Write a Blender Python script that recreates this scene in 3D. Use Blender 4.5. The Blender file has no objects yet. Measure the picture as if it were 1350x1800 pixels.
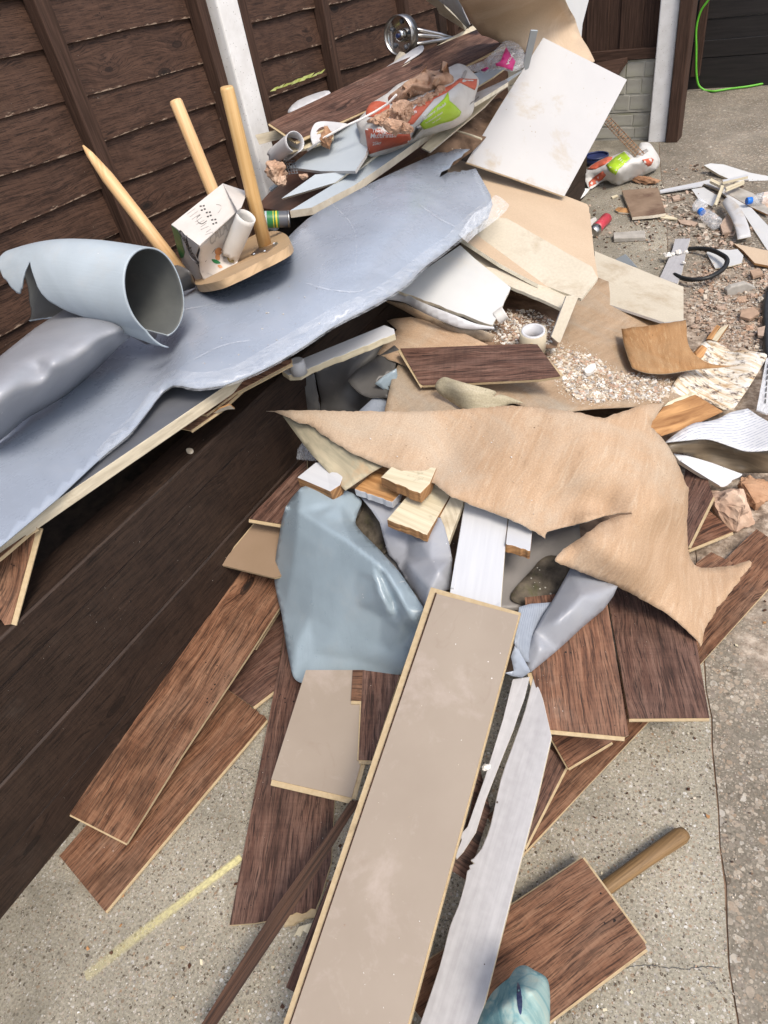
import bpy, bmesh, math, random
import numpy as np
from mathutils import Vector, Matrix, noise as mnoise
from mathutils.geometry import delaunay_2d_cdt

# ------------------------------------------------------------------ camera
SC = bpy.context.scene
H = 1.6                      # eye height above the concrete, metres
F = 1200.0                   # focal length in photograph pixels (1350 x 1800)
_n = np.array([285.0, 1320.0, F]); _n /= np.linalg.norm(_n)
_v = np.array([945.0, -1270.0, F]); _v /= np.linalg.norm(_v)
_v -= _n*(_v @ _n); _v /= np.linalg.norm(_v)
R = np.array([np.cross(_v, -_n), _v, -_n])     # camera axes (right, down, forward) -> world
CAM = np.array([0, 0, H])
cd = bpy.data.cameras.new('camera'); cam = bpy.data.objects.new('camera', cd)
SC.collection.objects.link(cam)
m = Matrix.Identity(4)
for i in range(3):
    m[i][0], m[i][1], m[i][2], m[i][3] = R[i, 0], -R[i, 1], -R[i, 2], CAM[i]
cam.matrix_world = m
cd.sensor_fit = 'VERTICAL'; cd.sensor_height = 36; cd.lens = 36*F/1800
cd.clip_start = 0.02; cd.clip_end = 300
SC.camera = cam
# ------------------------------------------------------------------ world, sun, exposure
SUN_EL, SUN_AZ = math.radians(56), math.radians(118)   # azimuth measured from +Y towards +X
wd = bpy.data.worlds.new('World'); SC.world = wd; wd.use_nodes = True
wn = wd.node_tree; bg = wn.nodes['Background']
sky = wn.nodes.new('ShaderNodeTexSky'); sky.sky_type = 'NISHITA'; sky.sun_disc = False
sky.sun_elevation = SUN_EL; sky.sun_rotation = SUN_AZ; sky.dust_density = 3.0; sky.air_density = 1.0
hs = wn.nodes.new('ShaderNodeHueSaturation'); hs.inputs['Saturation'].default_value = 0.75
wn.links.new(sky.outputs[0], hs.inputs['Color']); wn.links.new(hs.outputs[0], bg.inputs[0])
bg.inputs[1].default_value = 0.13
ld = bpy.data.lights.new('sun', 'SUN'); ld.energy = 1.5; ld.angle = math.radians(18); ld.color = (1, .92, .80)
sun = bpy.data.objects.new('sun', ld); SC.collection.objects.link(sun)
_sd = Vector((math.sin(SUN_AZ)*math.cos(SUN_EL), math.cos(SUN_AZ)*math.cos(SUN_EL), math.sin(SUN_EL)))
sun.rotation_euler = _sd.to_track_quat('Z', 'Y').to_euler()
SC.view_settings.view_transform = 'Standard'; SC.view_settings.look = 'None'
SC.view_settings.gamma = 1; SC.view_settings.use_curve_mapping = False
SC.view_settings.exposure = 0.86

# ------------------------------------------------------------------ measuring: photograph point + height -> place in the yard
def raydir(px, py):
    return R @ np.array([(px-675.0)/F, (py-900.0)/F, 1.0])
def at(px, py, z=0.0):
    d = raydir(px, py); return Vector(CAM + d*((z-H)/d[2]))
def atx(px, py, x):
    d = raydir(px, py); return Vector(CAM + d*(x/d[0]))
def aty(px, py, y):
    d = raydir(px, py); return Vector(CAM + d*(y/d[1]))
def zr(px, py, ref):
    """height at (px,py) at the same ground distance as ref=(px,py,z): for upright things"""
    p = at(*ref); r = math.hypot(p.x, p.y); d = raydir(px, py)
    return H + d[2]/math.hypot(d[0], d[1])*r
CR = {0: (0, 0, 1), 1: (0, 0, 2.935), 2: (430, 0, 2.7), 3: (900, 0, 3), 4: (960, 250, 3.4615), 5: (0, 380, 2.596), 6: (480, 260, 2.25),
      7: (950, 480, 3.375), 8: (460, 700, 2.7), 9: (860, 780, 2.755), 10: (0, 800, 2.596), 11: (80, 1000, 2.25), 12: (600, 1020, 1.985),
      13: (330, 1380, 2.25), 14: (730, 1380, 2.177), 15: (280, 300, 5.192), 16: (620, 100, 4.219), 17: (1180, 560, 6), 18: (640, 0, 3.214)}
def k(i, s):
    a, b, c = CR[i]; v = [float(t) for t in s.split()]
    return [(a+v[j]/c, b+v[j+1]/c) for j in range(0, len(v), 2)]
def kz(i, s):
    a, b, c = CR[i]; v = [float(t) for t in s.split()]
    return [(a+v[j]/c, b+v[j+1]/c, v[j+2]) for j in range(0, len(v), 3)]
def jag(p, q, amp=3, n=8, seed=0):
    r = random.Random(seed); L = math.hypot(q[0]-p[0], q[1]-p[1]) or 1
    nx, ny = -(q[1]-p[1])/L, (q[0]-p[0])/L; o = [p]
    for i in range(1, n):
        t = (i+r.uniform(-.3, .3))/n; d = r.uniform(-amp, amp)
        o.append((p[0]+(q[0]-p[0])*t+nx*d, p[1]+(q[1]-p[1])*t+ny*d))
    return o + [q]
def ragged(ol, amp=.7, step=5, seed=0):
    o = []
    for i in range(len(ol)):
        a, b = ol[i], ol[(i+1) % len(ol)]; L = math.hypot(b[0]-a[0], b[1]-a[1])
        n = max(1, int(L/step))
        for j in range(n):
            x, y = a[0]+(b[0]-a[0])*j/n, a[1]+(b[1]-a[1])*j/n
            o.append((x+amp*mnoise.fractal((x*.11, y*.11, seed), .6, 2, 3), y+amp*mnoise.fractal((x*.11, y*.11, seed+9), .6, 2, 3)))
    return o
def cr(pts, n=5, closed=False):
    """smooth curve through points"""
    P = [np.array(p, float) for p in pts]; N = len(P); o = []
    rng = range(N) if closed else range(N-1)
    for i in rng:
        p1, p2 = P[i], P[(i+1) % N]
        p0 = P[i-1] if (i > 0 or closed) else p1
        p3 = P[(i+2) % N] if (i+2 < N or closed) else p2
        for j in range(n):
            t = j/n
            o.append(tuple(.5*((2*p1)+(p2-p0)*t+(2*p0-5*p1+4*p2-p3)*t*t+(3*p1-p0-3*p2+p3)*t**3)))
    if not closed: o.append(tuple(P[-1]))
    return o

class Surf:
    """a plane or gently bent surface given by points (px,py,z)"""
    def __init__(s, ctrl, amp=0, ns=.02, seed=0, lin=0):
        s.amp, s.ns, s.seed, s.lin = amp, ns, seed, lin
        P = np.array([(c[0]/500, c[1]/500) for c in ctrl])
        w = np.array([raydir(c[0], c[1])[2]/(c[2]-H) for c in ctrl])
        n = len(ctrl); s.P = P
        if lin:
            r = delaunay_2d_cdt([Vector(p) for p in P], [], [], 0, 1e-7)
            s.V2 = np.array([(v.x, v.y) for v in r[0]]); s.W2 = np.array([w[o[0]] for o in r[3]]); s.T2 = np.array([f[:3] for f in r[2]])
        A = np.hstack([np.ones((n, 1)), P])
        if n <= 3:
            s.a = np.linalg.lstsq(A, w, rcond=None)[0]; s.c = None
        else:
            K = s.U(P, P) + np.eye(n)*1e-4
            M = np.zeros((n+3, n+3)); M[:n, :n] = K; M[:n, n:] = A; M[n:, :n] = A.T
            x = np.linalg.solve(M, np.concatenate([w, np.zeros(3)])); s.c = x[:n]; s.a = x[n:]
    @staticmethod
    def U(A, B):
        r2 = ((A[:, None]-B[None])**2).sum(-1); return .5*r2*np.log(r2+1e-12)
    def pts(s, q, off=0):
        q = np.asarray(q, float); Q = q/500
        w = s.a[0] + Q @ s.a[1:]
        if s.c is not None: w = w + s.U(Q, s.P) @ s.c
        if s.lin:
            a, b, c = s.V2[s.T2[:, 0]], s.V2[s.T2[:, 1]], s.V2[s.T2[:, 2]]
            det = (b[:, 0]-a[:, 0])*(c[:, 1]-a[:, 1])-(c[:, 0]-a[:, 0])*(b[:, 1]-a[:, 1])
            l1 = ((Q[:, None, 0]-a[None, :, 0])*(c[:, 1]-a[:, 1])-(c[:, 0]-a[:, 0])*(Q[:, None, 1]-a[None, :, 1]))/det
            l2 = ((b[:, 0]-a[:, 0])*(Q[:, None, 1]-a[None, :, 1])-(Q[:, None, 0]-a[None, :, 0])*(b[:, 1]-a[:, 1]))/det
            ins = np.minimum(np.minimum(l1, l2), 1-l1-l2); j = ins.argmax(1); i = np.arange(len(Q)); ok = ins[i, j] > -1.5
            wl = s.W2[s.T2[j, 0]]*(1-l1[i, j]-l2[i, j])+s.W2[s.T2[j, 1]]*l1[i, j]+s.W2[s.T2[j, 2]]*l2[i, j]
            w = np.where(ok, w*(1-s.lin)+wl*s.lin, w)
        t = 1/w
        if s.amp:
            t = t + s.amp*np.array([mnoise.fractal((x*s.ns+s.seed*7.3, y*s.ns, s.seed*3.1), 1.0, 2.0, 3) for x, y in q])
        d = np.stack([(q[:, 0]-675)/F, (q[:, 1]-900)/F, np.ones(len(q))], 1) @ R.T
        dn = np.linalg.norm(d, axis=1, keepdims=True)
        return CAM + d*t[:, None] - d/dn*off

COL = SC.collection
def link(o, parent=None):
    COL.objects.link(o)
    if parent is not None:
        o.parent = parent; q = parent
        while q is not None: o.location = o.location - q.location; q = q.parent
    return o
def tag(o, label=None, cat=None, group=None, kind=None):
    if label: o['label'] = label
    if cat: o['category'] = cat
    if group: o['group'] = group
    if kind: o['kind'] = kind
    return o
def empty(name, loc, label=None, cat=None, group=None):
    o = bpy.data.objects.new(name, None); o.empty_display_size = .1; o.location = loc
    COL.objects.link(o); return tag(o, label, cat, group)
def mesh(name, V, Fc, mats, parent=None, mi=None, smooth=None, uv=None, origin=None):
    V = np.asarray(V, float); o0 = np.array(origin if origin is not None else V.mean(0))
    me = bpy.data.meshes.new(name); me.from_pydata((V-o0).tolist(), [], [tuple(map(int, f)) for f in Fc])
    for m_ in (mats if isinstance(mats, (list, tuple)) else [mats]): me.materials.append(m_)
    if mi is not None: me.polygons.foreach_set('material_index', np.asarray(mi, 'i'))
    if smooth is True: me.polygons.foreach_set('use_smooth', np.ones(len(me.polygons), bool))
    elif smooth is not None: me.polygons.foreach_set('use_smooth', np.asarray(smooth, bool))
    if uv is not None:
        l = me.uv_layers.new(name='UVMap'); vi = np.zeros(len(me.loops), 'i'); me.loops.foreach_get('vertex_index', vi)
        l.data.foreach_set('uv', np.asarray(uv, 'f')[vi].ravel())
    me.update()
    o = bpy.data.objects.new(name, me); o.location = o0
    return link(o, parent)

def inside(q, poly):
    x, y = q[:, 0], q[:, 1]; c = np.zeros(len(q), bool); n = len(poly)
    for i in range(n):
        x1, y1 = poly[i]; x2, y2 = poly[(i+1) % n]
        if y1 == y2: continue
        cond = ((y1 > y) != (y2 > y)) & (x < (x2-x1)*(y-y1)/(y2-y1)+x1); c ^= cond
    return c
def piece(name, outline, surf, t, mats, uv=None, grid=0, parent=None, lift=0, back=True, smooth=None, rim=True):
    """board or sheet: outline on a surface, thickness t away from the viewer; mats = top, rim, underside"""
    if not isinstance(surf, Surf): surf = Surf(surf)
    if not isinstance(mats, (list, tuple)): mats = [mats]
    ol = []
    n0 = len(outline)
    for i in range(n0):
        p, q = outline[i], outline[(i+1) % n0]
        L = math.hypot(q[0]-p[0], q[1]-p[1])
        if L < .05: continue
        m_ = max(1, int(math.ceil(L/grid))) if grid else 1
        for j in range(m_): ol.append((p[0]+(q[0]-p[0])*j/m_, p[1]+(q[1]-p[1])*j/m_))
    pts = list(ol)
    if grid:
        a = np.array(ol); lo, hi = a.min(0), a.max(0); rr = random.Random(len(ol))
        g = [(x+(grid/2 if iy % 2 else 0), y) for iy, y in enumerate(np.arange(lo[1]+grid/2, hi[1], grid*.87)) for x in np.arange(lo[0], hi[0], grid)]
        g = np.array(g) if g else np.zeros((0, 2))
        if len(g):
            g = g[inside(g, ol)]
            if len(g):
                dmin = np.min(((g[:, None]-a[None])**2).sum(-1), 1); g = g[dmin > (grid*.55)**2]
                pts += [tuple(x) for x in g]
    cx, cy = np.mean(ol, 0)
    r = delaunay_2d_cdt([Vector(((p[0]-cx)/100, (p[1]-cy)/100)) for p in pts], [], [list(range(len(ol)))], 1, 1e-6)
    vs = [(v.x*100+cx, v.y*100+cy) for v in r[0]]; tris = [list(f) for f in r[2]]
    fx = []
    for f in tris:
        (x1, y1), (x2, y2), (x3, y3) = [vs[i] for i in f[:3]]
        fx.append(f if (x2-x1)*(y3-y1)-(x3-x1)*(y2-y1) < 0 else f[::-1])
    tris = fx
    P = surf.pts(vs); T = np.array([f[:3] for f in tris])
    fn = np.cross(P[T[:, 1]]-P[T[:, 0]], P[T[:, 2]]-P[T[:, 0]])
    if (fn*(CAM-P[T[:, 0]])).sum() < 0:
        tris = [f[::-1] for f in tris]; T = T[:, ::-1]; fn = -fn
    vn = np.zeros_like(P)
    for j in range(3): np.add.at(vn, T[:, j], fn)
    vn /= np.linalg.norm(vn, axis=1, keepdims=True)+1e-12
    if grid and t < .02:
        vw = CAM-P; vw /= np.linalg.norm(vw, axis=1, keepdims=True)
        vn = vn*.45+vw; vn /= np.linalg.norm(vn, axis=1, keepdims=True)
    P = P + vn*lift
    n = len(P); V = np.vstack([P, P-vn*t])
    ed = {}
    for f in tris:
        for i in range(len(f)): ed[(f[i], f[(i+1) % len(f)])] = 1
    bd = [e for e in ed if (e[1], e[0]) not in ed]
    Fc = list(tris); mi = [0]*len(tris); sm = [bool(grid) if smooth is None else smooth]*len(tris)
    if rim:
        Fc += [(a_, a_+n, b_+n, b_) for a_, b_ in bd]; mi += [min(1, len(mats)-1)]*len(bd); sm += [False]*len(bd)
    if back:
        Fc += [[i+n for i in f[::-1]] for f in tris]; mi += [len(mats)-1]*len(tris); sm += [bool(grid) if smooth is None else smooth]*len(tris)
    if uv is None: uv = (outline[0], outline[1])
    A, B = surf.pts(uv); u = B-A; u /= np.linalg.norm(u)
    nn = fn.sum(0); nn /= np.linalg.norm(nn); u = u-nn*(u@nn); u /= np.linalg.norm(u); w = np.cross(nn, u)
    UV = np.stack([(V-A)@u, (V-A)@w], 1)
    # rim depth shows as a second grain direction
    UV[n:, 1] += t
    return mesh(name, V, Fc, mats, parent, mi, sm, UV)
def rod(name, path, rad, mat, parent=None, seg=14, cap=True, flat=1.0):
    P = [Vector(p) for p in path]; n = len(P)
    if not isinstance(rad, (list, tuple)): rad = [rad]*n
    V, Fc, uv = [], [], []
    L = 0; e1 = None
    for i in range(n):
        t = (P[min(i+1, n-1)]-P[max(i-1, 0)]).normalized()
        if e1 is None: e1 = t.orthogonal().normalized()
        else: e1 = (e1-t*e1.dot(t)).normalized()
        e2 = t.cross(e1)
        if i: L += (P[i]-P[i-1]).length
        for j in range(seg):
            a = 2*math.pi*j/seg
            V.append(P[i]+(e1*math.cos(a)+e2*math.sin(a)*flat)*rad[i]); uv.append((L, j/seg*2*math.pi*rad[i]))
    for i in range(n-1):
        for j in range(seg):
            a, b = i*seg+j, i*seg+(j+1) % seg; Fc.append((a, b, b+seg, a+seg))
    sm = [True]*len(Fc)
    if cap: Fc += [list(range(seg))[::-1], [(n-1)*seg+j for j in range(seg)]]; sm += [False, False]
    return mesh(name, V, Fc, mat, parent, None, sm, uv)
def box(name, lo, hi, mat, parent=None, M=None, jit=0, seed=0, bevel=0):
    r = random.Random(seed)
    V = [Vector((x, y, z)) for x in (lo[0], hi[0]) for y in (lo[1], hi[1]) for z in (lo[2], hi[2])]
    if jit: V = [v+Vector((r.uniform(-jit, jit) for _ in range(3))) for v in V]
    if M is not None: V = [M @ v for v in V]
    Fc = [(0, 1, 3, 2), (4, 6, 7, 5), (0, 4, 5, 1), (2, 3, 7, 6), (0, 2, 6, 4), (1, 5, 7, 3)]
    ax = max(range(3), key=lambda i: hi[i]-lo[i])
    uv = []
    for x in (lo[0], hi[0]):
        for y in (lo[1], hi[1]):
            for z in (lo[2], hi[2]):
                c = (x, y, z); o = [c[i] for i in range(3) if i != ax]; uv.append((c[ax], o[0]+o[1]))
    o = mesh(name, V, Fc, mat, parent, uv=uv)
    if bevel:
        b = o.modifiers.new('bevel', 'BEVEL'); b.width = bevel; b.segments = 2
    return o
def bev(o, w=.002, seg=2):
    b = o.modifiers.new('bevel', 'BEVEL'); b.width = w; b.segments = seg; b.limit_method = 'ANGLE'; b.angle_limit = math.radians(50); return o
def rock(name, c, size, mat, seed=0, parent=None, flat=.7, sub=3, rough=.35, rot=0):
    bm = bmesh.new(); r = random.Random(seed)
    s = Vector(size) if isinstance(size, (tuple, list)) else Vector((size, size*.8, size*flat))
    for _ in range(22):
        d = Vector((r.gauss(0, 1), r.gauss(0, 1), r.gauss(0, 1))).normalized()*r.uniform(.82, 1.08); bm.verts.new(d)
    g = bmesh.ops.convex_hull(bm, input=bm.verts)
    bmesh.ops.delete(bm, geom=list({e for e in g['geom_interior']+g['geom_unused'] if isinstance(e, bmesh.types.BMVert)}), context='VERTS')
    bmesh.ops.subdivide_edges(bm, edges=bm.edges, cuts=5, use_grid_fill=True); bmesh.ops.triangulate(bm, faces=bm.faces)
    Rz = Matrix.Rotation(rot+seed, 3, 'Z'); V = []; bm.verts.ensure_lookup_table(); bm.verts.index_update()
    for v in bm.verts:
        p = v.co*(1+rough*.62*mnoise.fractal(v.co*2.6+Vector((seed*3.7, 0, 0)), .7, 2.2, 6))
        V.append(Vector(c) + Rz @ Vector((p.x*s.x, p.y*s.y, p.z*s.z)))
    Fc = [[v.index for v in f.verts] for f in bm.faces]; bm.free()
    return mesh(name, V, Fc, mat, parent, None, None, [(v.x*3, v.y*3) for v in V])
def chips(name, spots, mats, seed, flat=.33):
    """one joined mass of small broken bits; spots = [(position, size)]"""
    r = random.Random(seed); V, Fc, mi = [], [], []
    f0 = [(0, 1, 3, 2), (4, 6, 7, 5), (0, 4, 5, 1), (2, 3, 7, 6), (0, 2, 6, 4), (1, 5, 7, 3)]
    for p, s in spots:
        a, b, c = s*r.uniform(.6, 1.2), s*r.uniform(.4, .9), s*r.uniform(.2, .6)*flat*2
        M = Matrix.Rotation(r.uniform(0, 6.3), 3, 'Z') @ Matrix.Rotation(r.gauss(0, .3), 3, 'X') @ Matrix.Rotation(r.gauss(0, .3), 3, 'Y')
        o = len(V); ma = r.randrange(len(mats))
        for x in (-1, 1):
            for y in (-1, 1):
                for z in (-1, 1):
                    V.append(Vector(p)+M @ Vector((x*a*.5*r.uniform(.45, 1.1), y*b*.5*r.uniform(.45, 1.1), z*c*.5*r.uniform(.6, 1))))
        Fc += [tuple(o+i for i in f) for f in f0]; mi += [ma]*6
    return tag(mesh(name, V, Fc, mats, None, mi), kind='stuff')
def sample(poly, n, seed, surf, off, smin, smax, power=3, falloff=None):
    r = random.Random(seed); a = np.array(poly); lo, hi = a.min(0), a.max(0); q = []
    while len(q) < n:
        c = np.array([[r.uniform(lo[0], hi[0]), r.uniform(lo[1], hi[1])] for _ in range(n)])
        c = c[inside(c, poly)]
        if falloff is not None: c = c[[r.random() < falloff(x, y) for x, y in c]] if len(c) else c
        q += [tuple(x) for x in c]
    q = q[:n]; P = surf.pts(q, off)
    return [(p, smin+(smax-smin)*r.random()**power) for p in P]
def letters(text, surf, o, ux, uy, mat, parent, name='lettering', off=.002):
    """flat print on a surface: text origin, width and height directions in photograph pixels per em"""
    cu = bpy.data.curves.new('t', 'FONT'); cu.body = text; cu.offset = .018; cu.resolution_u = 3
    ob = bpy.data.objects.new('t', cu); COL.objects.link(ob)
    dg = bpy.context.evaluated_depsgraph_get(); ev = ob.evaluated_get(dg); me = ev.to_mesh()
    q = [(o[0]+ux[0]*v.co.x+uy[0]*v.co.y, o[1]+ux[1]*v.co.x+uy[1]*v.co.y) for v in me.vertices]
    Fc = [tuple(p.vertices) for p in me.polygons]
    ev.to_mesh_clear(); bpy.data.objects.remove(ob); bpy.data.curves.remove(cu)
    return mesh(name, surf.pts(q, off), Fc, mat, parent)

# ------------------------------------------------------------------ materials
def N(nt, typ, outs=None, **kw):
    n = nt.nodes.new('ShaderNode'+typ)
    for a, b in kw.items():
        if a[0] == '_': setattr(n, a[1:], b); continue
        key = int(a[1:]) if a[0] == 'i' and a[1:].isdigit() else a.replace('_', ' ')
        s = n.inputs[key]
        if isinstance(b, bpy.types.NodeSocket): nt.links.new(b, s)
        else: s.default_value = b
    return n
def c4(c): return (c[0], c[1], c[2], 1)
def newmat(name, rough=.6, spec=.4):
    m_ = bpy.data.materials.new(name); m_.use_nodes = True; nt = m_.node_tree
    b = nt.nodes['Principled BSDF']; b.inputs['Roughness'].default_value = rough; b.inputs['Specular IOR Level'].default_value = spec
    return m_, nt, b
def vecs(nt, coords, sc):
    tc = N(nt, 'TexCoord'); oi = N(nt, 'ObjectInfo')
    off = N(nt, 'VectorMath', i0=oi.outputs['Random'], i1=(37, 53, 11), _operation='MULTIPLY')
    base = N(nt, 'VectorMath', i0=tc.outputs[coords], i1=off.outputs[0]).outputs[0]
    return base, N(nt, 'VectorMath', i0=base, i1=sc, _operation='MULTIPLY').outputs[0]
def ramp(nt, fac, stops):
    n = N(nt, 'ValToRGB', Fac=fac); e = n.color_ramp.elements
    while len(e) < len(stops): e.new(.5)
    for i, (p, c) in enumerate(stops): e[i].position = p; e[i].color = c4(c) if not isinstance(c, (int, float)) else (c, c, c, 1)
    return n.outputs[0]
def mix(nt, fac, a, b, mode='MIX'):
    n = nt.nodes.new('ShaderNodeMix'); n.data_type = 'RGBA'; n.blend_type = mode
    for s, v in ((n.inputs[0], fac), (n.inputs[6], a), (n.inputs[7], b)):
        if isinstance(v, bpy.types.NodeSocket): nt.links.new(v, s)
        elif isinstance(v, (int, float)): s.default_value = v
        else: s.default_value = c4(v)
    return n.outputs[2]
def bump(nt, b, h, strength, dist=.002):
    n = N(nt, 'Bump', Strength=strength, Distance=dist, Height=h); nt.links.new(n.outputs[0], b.inputs['Normal'])
def tex(name, c1, c2, sc=(1, 1, 1), scale=8, detail=5, rough=.6, bp=.2, coords='UV', dirt=None, speck=None, spec=.4, lo=.35, hi=.65, var=0, pits=None, dist=0, rv=0, fine=None, metallic=0):
    """two-tone noise; dirt=(colour, threshold, scale, strength); speck=(colour, scale, radius)"""
    m_, nt, b = newmat(name, rough, spec); base, v = vecs(nt, coords, sc)
    nz = N(nt, 'TexNoise', Vector=v, Scale=scale, Detail=detail, Roughness=.6, Distortion=dist).outputs[0]
    col = ramp(nt, nz, [(lo, c1), (hi, c2)]); hgt = nz
    if fine:
        fz = N(nt, 'TexNoise', Vector=base, Scale=fine[0], Detail=3).outputs[0]
        col = mix(nt, fine[1], col, ramp(nt, fz, [(.3, .25), (.7, .75)]), 'OVERLAY'); hgt = N(nt, 'Math', i0=nz, i1=fz).outputs[0]
    if var:
        oi = N(nt, 'ObjectInfo'); hv = N(nt, 'HueSaturation', Color=col, Value=N(nt, 'MapRange', i0=oi.outputs['Random'], i3=1-var, i4=1+var).outputs[0]); col = hv.outputs[0]
    if dirt:
        dz = N(nt, 'TexNoise', Vector=base, Scale=dirt[2], Detail=8, Roughness=.7, Distortion=.4).outputs[0]
        col = mix(nt, ramp(nt, dz, [(dirt[1], 0.0), (min(.99, dirt[1]+.14), dirt[3])]), col, dirt[0])
    if speck:
        vo = N(nt, 'TexVoronoi', Vector=base, Scale=speck[1]).outputs['Distance']
        dz = N(nt, 'TexNoise', Vector=base, Scale=speck[1]*.21, Detail=1).outputs[0]
        rad = N(nt, 'MapRange', i0=dz, i1=.45, i2=.7, i3=0, i4=speck[2]).outputs[0]
        mk = N(nt, 'Math', i0=vo, i1=rad, _operation='LESS_THAN').outputs[0]
        col = mix(nt, mk, col, speck[0])
    if pits:
        vo = N(nt, 'TexVoronoi', Vector=base, Scale=pits[0]).outputs['Distance']
        pm = ramp(nt, vo, [(pits[1]*.6, 0.0), (pits[1], 1.0)]); hgt = N(nt, 'Math', i0=hgt, i1=pm).outputs[0]
        col = mix(nt, pm, pits[2], col)
    nt.links.new(col, b.inputs['Base Color']); b.inputs['Metallic'].default_value = metallic
    if rv: nt.links.new(N(nt, 'MapRange', i0=nz, i3=max(0, rough-rv), i4=min(1, rough+rv)).outputs[0], b.inputs['Roughness'])
    if bp: bump(nt, b, hgt, bp)
    return m_
def laminate(name, dark, mid, light, grey, dust=.3, dustc=(.32, .25, .20)):
    m_, nt, b = newmat(name, .5, .3); base, v = vecs(nt, 'UV', (1, 1, 1))
    wz = N(nt, 'TexNoise', Vector=N(nt, 'VectorMath', i0=base, i1=(3.2, 9, 1), _operation='MULTIPLY').outputs[0], Scale=1, Detail=3)
    wv = N(nt, 'VectorMath', i0=wz.outputs['Color'], i1=(0, .034, 0), _operation='MULTIPLY').outputs[0]
    kd = N(nt, 'TexVoronoi', Vector=N(nt, 'VectorMath', i0=base, i1=(2.7, 7.0, 1), _operation='MULTIPLY').outputs[0], Scale=1.0, Randomness=1).outputs['Distance']
    kn = ramp(nt, kd, [(.0, 1.0), (.30, 0.0)])
    kb = N(nt, 'CombineXYZ', Y=N(nt, 'Math', i0=kn, i1=.028, _operation='MULTIPLY').outputs[0]).outputs[0]
    p = N(nt, 'VectorMath', i0=N(nt, 'VectorMath', i0=base, i1=wv).outputs[0], i1=kb).outputs[0]
    def st(sc, det, ro=.65): return N(nt, 'TexNoise', Vector=N(nt, 'VectorMath', i0=p, i1=sc, _operation='MULTIPLY').outputs[0], Scale=1, Detail=det, Roughness=ro).outputs[0]
    g1 = st((6, 95, 1), 6, .72); g2 = st((20, 360, 1), 4); g3 = st((4, 11, 1), 4); g4 = st((9, 170, 1), 5)
    saw = N(nt, 'TexNoise', Vector=N(nt, 'VectorMath', i0=base, i1=(190, 5, 1), _operation='MULTIPLY').outputs[0], Scale=1, Detail=2).outputs[0]
    patch = N(nt, 'TexNoise', Vector=base, Scale=8, Detail=5, Roughness=.6).outputs[0]
    col = ramp(nt, g1, [(.34, dark), (.47, mid), (.64, light)])
    col = mix(nt, ramp(nt, g3, [(.46, 0.0), (.66, .55)]), col, grey)
    col = mix(nt, ramp(nt, patch, [(.34, .5), (.48, 0.0)]), col, tuple(x*.9 for x in dark))
    col = mix(nt, ramp(nt, g4, [(.36, .75), (.45, 0.0)]), col, tuple(x*.34 for x in dark))
    col = mix(nt, ramp(nt, g2, [(.38, .8), (.47, 0.0)]), col, tuple(x*.4 for x in dark))
    col = mix(nt, .22, col, ramp(nt, saw, [(.3, .3), (.7, .7)]), 'OVERLAY')
    pit = N(nt, 'TexVoronoi', Vector=base, Scale=70).outputs['Distance']
    pr = N(nt, 'MapRange', i0=patch, i1=.5, i2=.70, i3=0, i4=.2).outputs[0]
    col = mix(nt, N(nt, 'Math', i0=pit, i1=pr, _operation='LESS_THAN').outputs[0], col, (.010, .006, .005))
    ring_ = N(nt, 'Math', i0=N(nt, 'Math', i0=kd, i1=95, _operation='MULTIPLY').outputs[0], _operation='SINE').outputs[0]
    km = N(nt, 'Math', i0=ramp(nt, kd, [(.10, 1.0), (.19, 0.0)]), i1=ramp(nt, ring_, [(.35, .15), (.75, .75)]), _operation='MULTIPLY').outputs[0]
    col = mix(nt, km, col, tuple(x*.35 for x in dark))
    col = mix(nt, ramp(nt, kd, [(.045, .95), (.10, 0.0)]), col, (.012, .007, .005))
    dz = N(nt, 'TexNoise', Vector=base, Scale=5, Detail=8, Roughness=.75).outputs[0]
    col = mix(nt, ramp(nt, dz, [(.58, 0.0), (.8, dust)]), col, dustc)
    sp = N(nt, 'TexVoronoi', Vector=base, Scale=75).outputs['Distance']
    col = mix(nt, N(nt, 'Math', i0=sp, i1=N(nt, 'MapRange', i0=dz, i1=.5, i2=.75, i3=0, i4=.14).outputs[0], _operation='LESS_THAN').outputs[0], col, (.55, .5, .45))
    nt.links.new(col, b.inputs['Base Color']); bump(nt, b, N(nt, 'Math', i0=g2, i1=g4).outputs[0], .4, .001)
    nt.links.new(N(nt, 'MapRange', i0=dz, i3=.5, i4=.8).outputs[0], b.inputs['Roughness'])
    return m_
WOOD = [laminate('laminate red brown', (.052, .021, .011), (.150, .064, .035), (.25, .128, .076), (.175, .098, .066)),
        laminate('laminate grey brown', (.040, .020, .014), (.108, .052, .036), (.19, .108, .078), (.135, .080, .062)),
        laminate('laminate warm brown', (.054, .022, .010), (.160, .071, .037), (.265, .140, .080), (.18, .105, .068))]
MDF = tex('fibreboard edge', (.40, .30, .175), (.47, .365, .225), (1, 1, 1), 90, 5, .8, .2, 'UV', dirt=((.2, .14, .08), .58, 14, .65))
BEIGE = tex('beige backing paper', (.30, .243, .19), (.338, .278, .22), (1, 1, 1), 3, 6, .42, .03, dirt=((.46, .38, .33), .56, 5, .5), speck=((.75, .7, .66), 34, .055), rv=.1)
BEIGED = tex('brown backing paper', (.24, .165, .105), (.28, .195, .13), (1, 1, 1), 3, 6, .45, .03, speck=((.55, .5, .44), 34, .05))
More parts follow.
